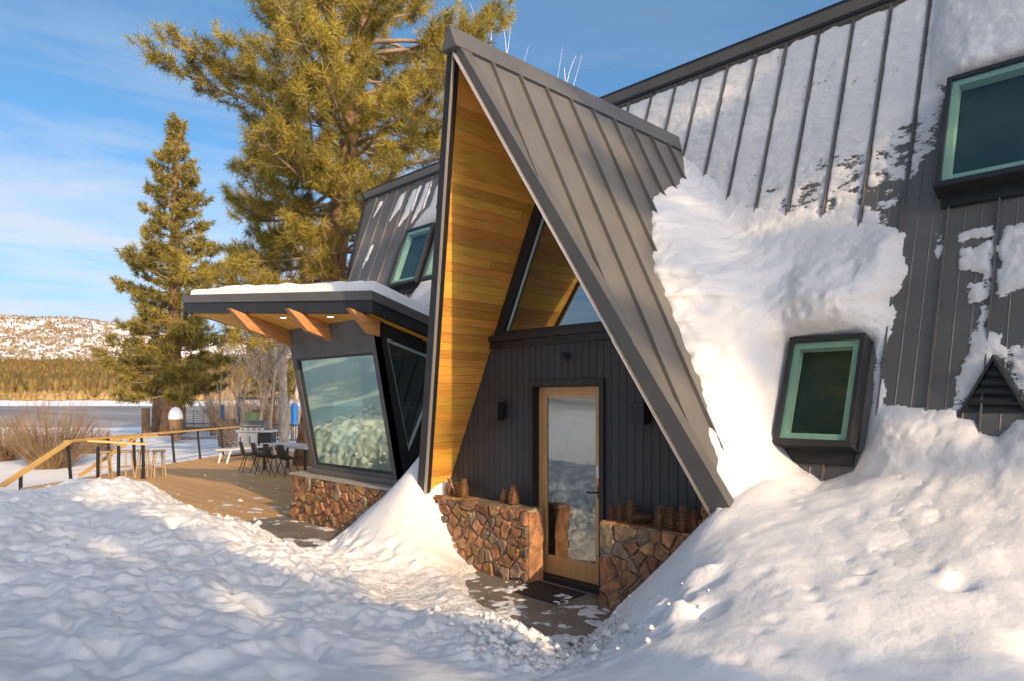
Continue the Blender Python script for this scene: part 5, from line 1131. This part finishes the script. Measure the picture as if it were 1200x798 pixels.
# blue swing frame
sw = tag(empty('swing_frame', (*px_at(280, 46), -0.5)), 'blue painted swing frame with a crossbar near the shore', 'swing')
a = px_at(280, 46); b = px_at(338, 46); 
for p in (a, b): m_ = MB(); m_.bar((*p, -0.6), (*p, 2.1), 0.16, 0.16, (1, 0, 0)); m_.build('post', M['blue'], sw)
m_ = MB(); m_.bar((*a, 2.0), (*b, 2.0), 0.16, 0.16); m_.build('crossbar', M['blue'], sw)
a = px_at(261, 50); m_ = MB(); m_.bar((*a, -0.6), (*a, 1.55), 0.2, 0.2, (1, 0, 0)); o = m_.build('mooring_post', M['blue']); tag(o, 'short dark blue post standing left of the swing frame', 'post')
a = px_at(345, 40); m_ = MB(); m_.lathe([(0.16, 0.9), (0.2, 1.2), (0.2, 2.0), (0.14, 2.2)], 12, (*a, -0.5)); o = m_.build('play_tube', M['bright_blue']); tag(o, 'bright blue upright tube glimpsed behind the pale trunk', 'play tube')

# ------------------------------------------------------------------ trees
def pine(seed, H, zc0, Rmax, rb, nbr, L_need, w_need, per, lean=(0, 0), cut_top=False, tuft=1.0, droop=0.25, dens=1.0, prof=None, twigs=True):
    """returns trunk MB, limbs MB and crown arrays, base at origin"""
    r = random.Random(seed); g = np.random.default_rng(seed)
    tr = MB(); nT = 14; pts = []; 
    for i in range(nT + 1):
        t = i / nT; pts.append(Vector((lean[0] * t + 0.10 * math.sin(t * 5 + seed), lean[1] * t + 0.10 * math.cos(t * 4 + seed), H * t)))
    def tp(z): t = min(max(z / H, 0), 1) * nT; i = min(int(t), nT - 1); return pts[i].lerp(pts[i + 1], t - i)
    def trd(z): t = z / H; return rb * (1.0 - 0.80 * t) * (1 + 0.35 * math.exp(-z / 0.6))
    tr.tube([p - Vector((0, 0, 0.4)) if i == 0 else p for i, p in enumerate(pts)], [max(trd(p.z), 0.02) for p in pts], 14)
    lm = MB(); T = []; A = []; S = []
    for b in range(nbr):
        t = (b + r.random() * 0.9) / nbr; z = zc0 + (H - zc0 - 0.3) * t; az = b * 2.399 + r.uniform(-0.5, 0.5)
        pr = prof(t) if prof else (math.sin(math.pi * min(1, 0.18 + 0.82 * t)) ** 0.7 if t < 0.5 else (1 - t) ** 0.75 * 1.6)
        Lb = Rmax * min(pr, 1.0) * r.uniform(0.45, 1.15)
        if Lb < 0.25: Lb = 0.25
        d = Vector((math.cos(az), math.sin(az), 0)); up = 0.42 * t + r.uniform(-0.18, 0.20); p = tp(z); path = [p]; n = 7
        side = Vector((-d.y, d.x, 0)); bend = r.uniform(-0.35, 0.35)
        for k in range(1, n + 1):
            q = k / n; dz = up - droop * math.sin(math.pi * q * 0.9) + 0.55 * q * q * (1 - t * 0.3); 
            path.append(path[-1] + (d + side * bend * q + Vector((0, 0, dz)) + Vector((r.uniform(-.16, .16), r.uniform(-.16, .16), r.uniform(-.12, .12)))).normalized() * Lb / n)
        r0 = min(0.016 + 0.014 * Lb, trd(z) * 0.45); lm.tube(path, [r0 * (1 - 0.85 * k / n) + 0.004 for k in range(n + 1)], 5, False)
        ns = max(3, int(Lb * 3.4 * dens))
        for s_ in range(ns):
            q = 0.34 + 0.68 * (s_ + r.random()) / ns; q = min(q, 1.0); k = min(int(q * n), n - 1); bpnt = path[k].lerp(path[k + 1], q * n - k)
            dirb = (path[k + 1] - path[k]).normalized(); sd = r.choice((-1, 1)); l2 = (0.30 + 0.20 * Lb * (1.2 - q)) * r.uniform(0.6, 1.5)
            dd = (dirb * 0.75 + side * sd * r.uniform(0.3, 1.0) + Vector((0, 0, r.uniform(-0.25, 0.6)))).normalized()
            m1 = bpnt + dd * l2 * 0.5 + Vector((0, 0, -0.03)); e = m1 + (dd + Vector((0, 0, 0.45))).normalized() * l2 * 0.5
            if twigs: lm.tube([bpnt, m1, e], [0.014, 0.010, 0.006], 4, False)
            nt = 1 + int(l2 / (0.34 * tuft))
            for w in range(nt):
                pt = e if w == 0 else m1.lerp(e, r.uniform(-0.3, 0.9)) + Vector((r.uniform(-.16, .16), r.uniform(-.16, .16), r.uniform(-.10, .16)))
                if w and twigs: lm.tube([m1, pt], [0.008, 0.005], 3, False)
                T.append(tuple(pt + Vector((r.uniform(-.06, .06), r.uniform(-.06, .06), r.uniform(-.04, .06))))); ax_ = ((e - m1).normalized() + Vector((0, 0, 0.25))); A.append(tuple(ax_.normalized())); S.append(r.uniform(0.75, 1.2))
        T.append(tuple(path[-1])); A.append(tuple((path[-1] - path[-2]).normalized())); S.append(1.15)
    T = np.array(T); A = np.array(A); S = np.array(S); n = len(T)
    rd = g.normal(size=(n, per, 3)); rd /= np.linalg.norm(rd, axis=-1, keepdims=True)
    dn = A[:, None] * 0.55 + rd * 0.95; dn /= np.linalg.norm(dn, axis=-1, keepdims=True)
    Ln = L_need * S[:, None] * g.uniform(0.7, 1.1, (n, per)); base = T[:, None] + A[:, None] * g.uniform(-0.14, 0.10, (n, per))[..., None] * tuft
    sdv = np.cross(dn, g.normal(size=(n, per, 3))); sdv /= np.linalg.norm(sdv, axis=-1, keepdims=True) + 1e-9
    tip = base + dn * Ln[..., None] - np.array([0, 0, 0.02])
    V_ = np.stack([base - sdv * w_need / 2, base + sdv * w_need / 2, tip + sdv * w_need * 0.22, tip - sdv * w_need * 0.22], 2).reshape(-1, 3)
    F_ = np.arange(len(V_)).reshape(-1, 4)
    tone = np.repeat(g.uniform(0, 1, n), per * 4)
    return tr, lm, V_, F_, tone
def needle_mat(name, c1, c2, c3):
    m = bpy.data.materials.new(name); m.use_nodes = True; t = m.node_tree; b = t.nodes['Principled BSDF']; b.inputs['Roughness'].default_value = 0.5; b.inputs['Specular IOR Level'].default_value = 0.35
    at = t.nodes.new('ShaderNodeAttribute'); at.attribute_name = 'tone'; r_ = t.nodes.new('ShaderNodeValToRGB'); r_.color_ramp.elements[0].color = (*c1, 1); r_.color_ramp.elements[1].color = (*c3, 1); e = r_.color_ramp.elements.new(0.5); e.color = (*c2, 1)
    t.links.new(at.outputs['Fac'], r_.inputs['Fac']); t.links.new(r_.outputs[0], b.inputs['Base Color'])
    tr = t.nodes.new('ShaderNodeBsdfTranslucent'); mxs = t.nodes.new('ShaderNodeMixShader'); mxs.inputs[0].default_value = 0.38; t.links.new(r_.outputs[0], tr.inputs['Color'])
    out = t.nodes['Material Output']; t.links.new(b.outputs[0], mxs.inputs[1]); t.links.new(tr.outputs[0], mxs.inputs[2]); t.links.new(mxs.outputs[0], out.inputs['Surface']); return m
M['needle'] = needle_mat('pine_needles', (0.17, 0.155, 0.030), (0.36, 0.29, 0.050), (0.52, 0.40, 0.072))
M['needle2'] = needle_mat('pine_needles_far', (0.13, 0.118, 0.026), (0.27, 0.215, 0.042), (0.40, 0.30, 0.058))
def make_pine(name, loc, args, nm, label, group=None):
    tr, lm, V_, F_, tone = pine(**args); root = tag(empty(name, loc), label, 'tree', group)
    for nm_, m_, mt in (('trunk', tr, M['bark']), ('limbs', lm, M['twig'])):
        o_ = m_.build(nm_, mt, None, smooth=True); o_.parent = root
    me = named(raw_mesh(V_, F_), 'crown'); at = me.attributes.new('tone', 'FLOAT', 'POINT'); at.data.foreach_set('value', tone.astype(np.float32))
    o_ = finish(me, 'crown', nm); o_.parent = root; return root
bigp = px_at(368, 21)
big = make_pine('pine_tree', (bigp[0], bigp[1], -0.25), dict(seed=4, H=19.5, zc0=4.0, Rmax=4.9, rb=0.48, nbr=165, L_need=0.29, w_need=0.015, per=50, lean=(1.4, 1.3), droop=0.30, dens=1.4), M['needle'], 'large pine with reddish trunk and long golden needles rising behind the bay')
far_prof = lambda t: max(0.10, (1 - t) ** 0.75) * (0.75 if t < 0.12 else 1.0) * (0.72 + 0.42 * abs(math.sin(9.5 * t + 0.6)))
p2 = px_at(198, 46)
make_pine('pine_tree', (p2[0], p2[1], -0.55), dict(seed=12, H=21.3, zc0=2.6, Rmax=4.6, rb=0.60, nbr=210, L_need=0.34, w_need=0.045, per=20, lean=(0.5, 0.5), droop=0.30, dens=1.5, prof=far_prof, tuft=1.3, twigs=False), M['needle2'], 'conical pine standing alone by the lake at the left')
p3 = px_at(187, 56)
m_ = MB(); m_.tube([(0, 0, -0.5), (0.1, 0, 3), (0.3, 0.1, 7)], [0.62, 0.52, 0.4], 12); o = m_.build('tree_trunk', M['bark'], smooth=True); o.location = (p3[0], p3[1], -0.7); tag(o, 'dark bare lower trunk just left of the lakeside pine', 'tree')
# dark evergreen seen between the bare trees
p4 = px_at(318, 42)
make_pine('evergreen_tree', (p4[0], p4[1], -0.5), dict(seed=31, H=8.5, zc0=2.2, Rmax=2.2, rb=0.16, nbr=42, L_need=0.30, w_need=0.045, per=16, prof=far_prof, tuft=1.3, twigs=False), M['needle2'], 'small dark evergreen between the bare trees behind the grill')

def bare_tree(seed, H, spread, r0, depth=4, fork=0.35, upw=0.5):
    r = random.Random(seed); tr = MB(); br = MB()
    def grow(p, d, L_, rad, lev):
        n = 4; pts = [p]; 
        for k in range(n):
            d = (d + Vector((r.uniform(-1, 1), r.uniform(-1, 1), r.uniform(-0.4, 0.8) + upw * 0.25)) * 0.16).normalized(); pts.append(pts[-1] + d * L_ / n)
        end = rad * (0.55 if lev < depth else 0.25)
        (tr if lev == 0 else br).tube(pts, [rad + (end - rad) * k / n for k in range(n + 1)], 7 if lev == 0 else (4 if lev < 3 else 3), False)
        if lev >= depth: return
        nb = r.randint(3, 5) if lev < 2 else r.randint(2, 4)
        for b in range(nb):
            q = 0.35 + 0.62 * (b + r.random() * 0.6) / nb; k = min(int(q * n), n - 1); pp = pts[k].lerp(pts[k + 1], q * n - k)
            az = r.uniform(0, 6.283); s = Vector((math.cos(az), math.sin(az), 0)); nd = (d * (0.9 - spread * .3) + s * spread * r.uniform(0.6, 1.2) + Vector((0, 0, upw * 0.5))).normalized()
            grow(pp, nd, L_ * r.uniform(0.45, 0.70), max(rad * 0.52, 0.006), lev + 1)
    grow(Vector((0, 0, -0.3)), Vector((0.03, 0.02, 1)).normalized(), H * 0.62, r0, 0); return tr, br
def make_bare(px, dep, H, label, seed, spread=0.7, r0=0.12, m_='bare', z=None, group='bare trees by the lake', depth=4, upw=0.5):
    a = px_at(px, dep); tr, br = bare_tree(seed, H, spread, r0, depth, upw=upw); root = tag(empty('bare_tree', (a[0], a[1], ground(*a) if z is None else z)), label, 'tree', group)
    o1 = tr.build('trunk', M[m_], None, smooth=True); o1.parent = root; o2 = br.build('branches', M[m_], None); o2.parent = root; return root
make_bare(333, 31, 11.5, 'pale barked leafless tree leaning beside the bay window', 51, 0.55, 0.24, 'birch')
make_bare(318, 36, 10, 'slim leafless tree left of the pale barked tree', 52, 0.7, 0.10)
make_bare(300, 40, 9, 'leafless tree right behind the grill', 53, 0.75, 0.09)
make_bare(283, 35, 8, 'leafless young tree by the swing frame post', 54, 0.75, 0.07)
make_bare(270, 44, 8.5, 'leafless tree above the dark tub', 55, 0.8, 0.08)
make_bare(252, 47, 7.5, 'leafless tree between the lakeside pine and the tub', 56, 0.8, 0.08)
make_bare(345, 40, 12, 'tall leafless tree rising above the left of the bay roof', 57, 0.6, 0.16, 'birch')
make_bare(300, 26, 12.5, 'leafless tree whose twigs rise over the bay roof edge', 59, 0.55, 0.08)
make_bare(640, 26, 15.2, 'pale aspen top showing above the middle of the entry ridge', 61, 0.5, 0.12, 'aspen', -0.3, 'aspen tops behind the ridge', 3, 0.9)
make_bare(668, 27, 13.6, 'pale aspen top leaning right above the entry ridge end', 66, 0.5, 0.10, 'aspen', -0.3, 'aspen tops behind the ridge', 3, 0.8)
make_bare(604, 30, 15.6, 'thin aspen top just right of the gable point', 64, 0.5, 0.08, 'aspen', -0.3, 'aspen tops behind the ridge', 3, 0.8)
def thicket(px, dep, n, rad, h, label, seed, m_='willow', name='willow_bush', w=0.012):
    a = px_at(px, dep); r = random.Random(seed); m2 = MB(); z0 = ground(*a)
    for k in range(n):
        az = r.uniform(0, 6.283); q = r.random() ** 0.6; el_ = math.radians(88 - 62 * q * r.uniform(0.7, 1.1)); hh = h * r.uniform(0.55, 1.12) * (1 - 0.15 * q); b0 = Vector((math.cos(az) * 0.35 * rad * r.random(), math.sin(az) * 0.35 * rad * r.random(), -0.1))
        d = Vector((math.cos(az) * math.cos(el_), math.sin(az) * math.cos(el_), math.sin(el_))); p = b0; pts = [p]
        for s in range(4): d = (d + Vector((r.uniform(-.12, .12), r.uniform(-.12, .12), 0.10))).normalized(); p = p + d * hh / 4; pts.append(p)
        m2.tube(pts, [w, w * .85, w * .7, w * .5, w * .25], 3, False)
        for s in range(3):
            i = r.randint(1, 3); dd = (pts[i + 1] - pts[i]).normalized(); e = pts[i] + (dd + Vector((r.uniform(-.6, .6), r.uniform(-.6, .6), r.uniform(0, .5)))).normalized() * hh * r.uniform(0.2, 0.4); m2.tube([pts[i], e], [w * .55, w * .2], 3, False)
    o_ = m2.build(name, M[m_]); o_.location = (a[0], a[1], z0); tag(o_, label, 'shrub'); return o_
thicket(62, 22.5, 420, 1.5, 2.35, 'big leafless willow bush glowing tan behind the stair handrail', 71, w=0.008)
thicket(2, 24, 260, 1.0, 1.7, 'smaller leafless willow bush cut by the left edge of the picture', 72, w=0.012)
thicket(115, 27, 160, 1.0, 1.3, 'low golden brush at the right foot of the big willow', 73, w=0.012)
thicket(283, 31, 40, 0.5, 2.8, 'thin bare shrub stems rising beside the dark tub', 74, 'bare')
thicket(322, 46, 260, 2.2, 4.0, 'tan leafless thicket behind the pale barked tree', 75, 'bare', w=0.022)
thicket(270, 60, 260, 3.0, 4.5, 'tan leafless thicket by the water right of the pine', 76, 'bare', w=0.026)

# ------------------------------------------------------------------ pines behind the photographer, and an unseen cabin added to shade the yard
def pine_copy(loc, rz, s, label):
    c = copy_tree(big); c.location = loc; c.rotation_euler = (0, 0, rz); c.scale = (s, s, s); tag(c, label, 'tree', 'pines behind the photographer'); return c
make_pine('pine_tree', (24.0, -2.9, -0.3), dict(seed=23, H=21.0, zc0=9.4, Rmax=3.3, rb=0.34, nbr=115, L_need=0.30, w_need=0.02, per=30, droop=0.25, dens=1.1), M['needle'], 'tall high crowned pine behind the photographer that dapples the roof', 'pines behind the photographer')
pine_copy((29.0, -1.3, -0.3), 2.0, 0.98, 'tall pine behind the photographer farthest up the road')
pine_copy((30.0, -8.0, -0.3), 2.4, 0.54, 'young pine behind the photographer beside the added cabin')
pine_copy((22.5, -11.2, -0.3), 5.2, 0.74, 'pine behind the photographer rising over the added cabin roof')
pine_copy((-4.0, -10.6, -0.3), 3.1, 1.0, 'pine across the yard mirrored in the small roof window')
nb = tag(empty('added_shade_cabin', (17, -13, 0)), 'unseen gabled cabin added behind the photographer to shade the yard', 'cabin')
u0, u1 = 13.0, 21.0; vm = -10.35; hw = 5.3; hr = 10.9; he = 4.85  # invented building, its roof slope set to cast the foreground shade
m_ = MB(); m_.hexa([(u0 + .4, vm - hw + 1.1, -0.3), (u0 + .4, vm + hw - 1.1, -0.3), (u0 + .4, vm + hw - 1.1, he), (u0 + .4, vm, hr - 0.4), (u0 + .4, vm - hw + 1.1, he)], [(u1 - .4, vm - hw + 1.1, -0.3), (u1 - .4, vm + hw - 1.1, -0.3), (u1 - .4, vm + hw - 1.1, he), (u1 - .4, vm, hr - 0.4), (u1 - .4, vm - hw + 1.1, he)]); m_.build('wall', M['panel'], nb)
for s in (-1, 1):
    m_ = MB(); q = [(vm + s * hw, he - 0.2), (vm, hr), (vm, hr + 0.25), (vm + s * hw, he + 0.05)]; m_.hexa([Vector((u0, a_, b_)) for a_, b_ in q], [Vector((u1, a_, b_)) for a_, b_ in q]); m_.build('roof', M['metal_dark'], nb)
for k in range(3):
    m_ = MB(); m_.box6(u0 + .34, u0 + .41, vm - 3.6 + k * 2.9, vm - 2.3 + k * 2.9, 1.0, 2.4); w_o = m_.build('window', M['black'], nb); m_ = MB(); m_.box6(u0 + .325, u0 + .335, vm - 3.5 + k * 2.9, vm - 2.4 + k * 2.9, 1.1, 2.3); m_.build('pane', M['glass'], w_o)
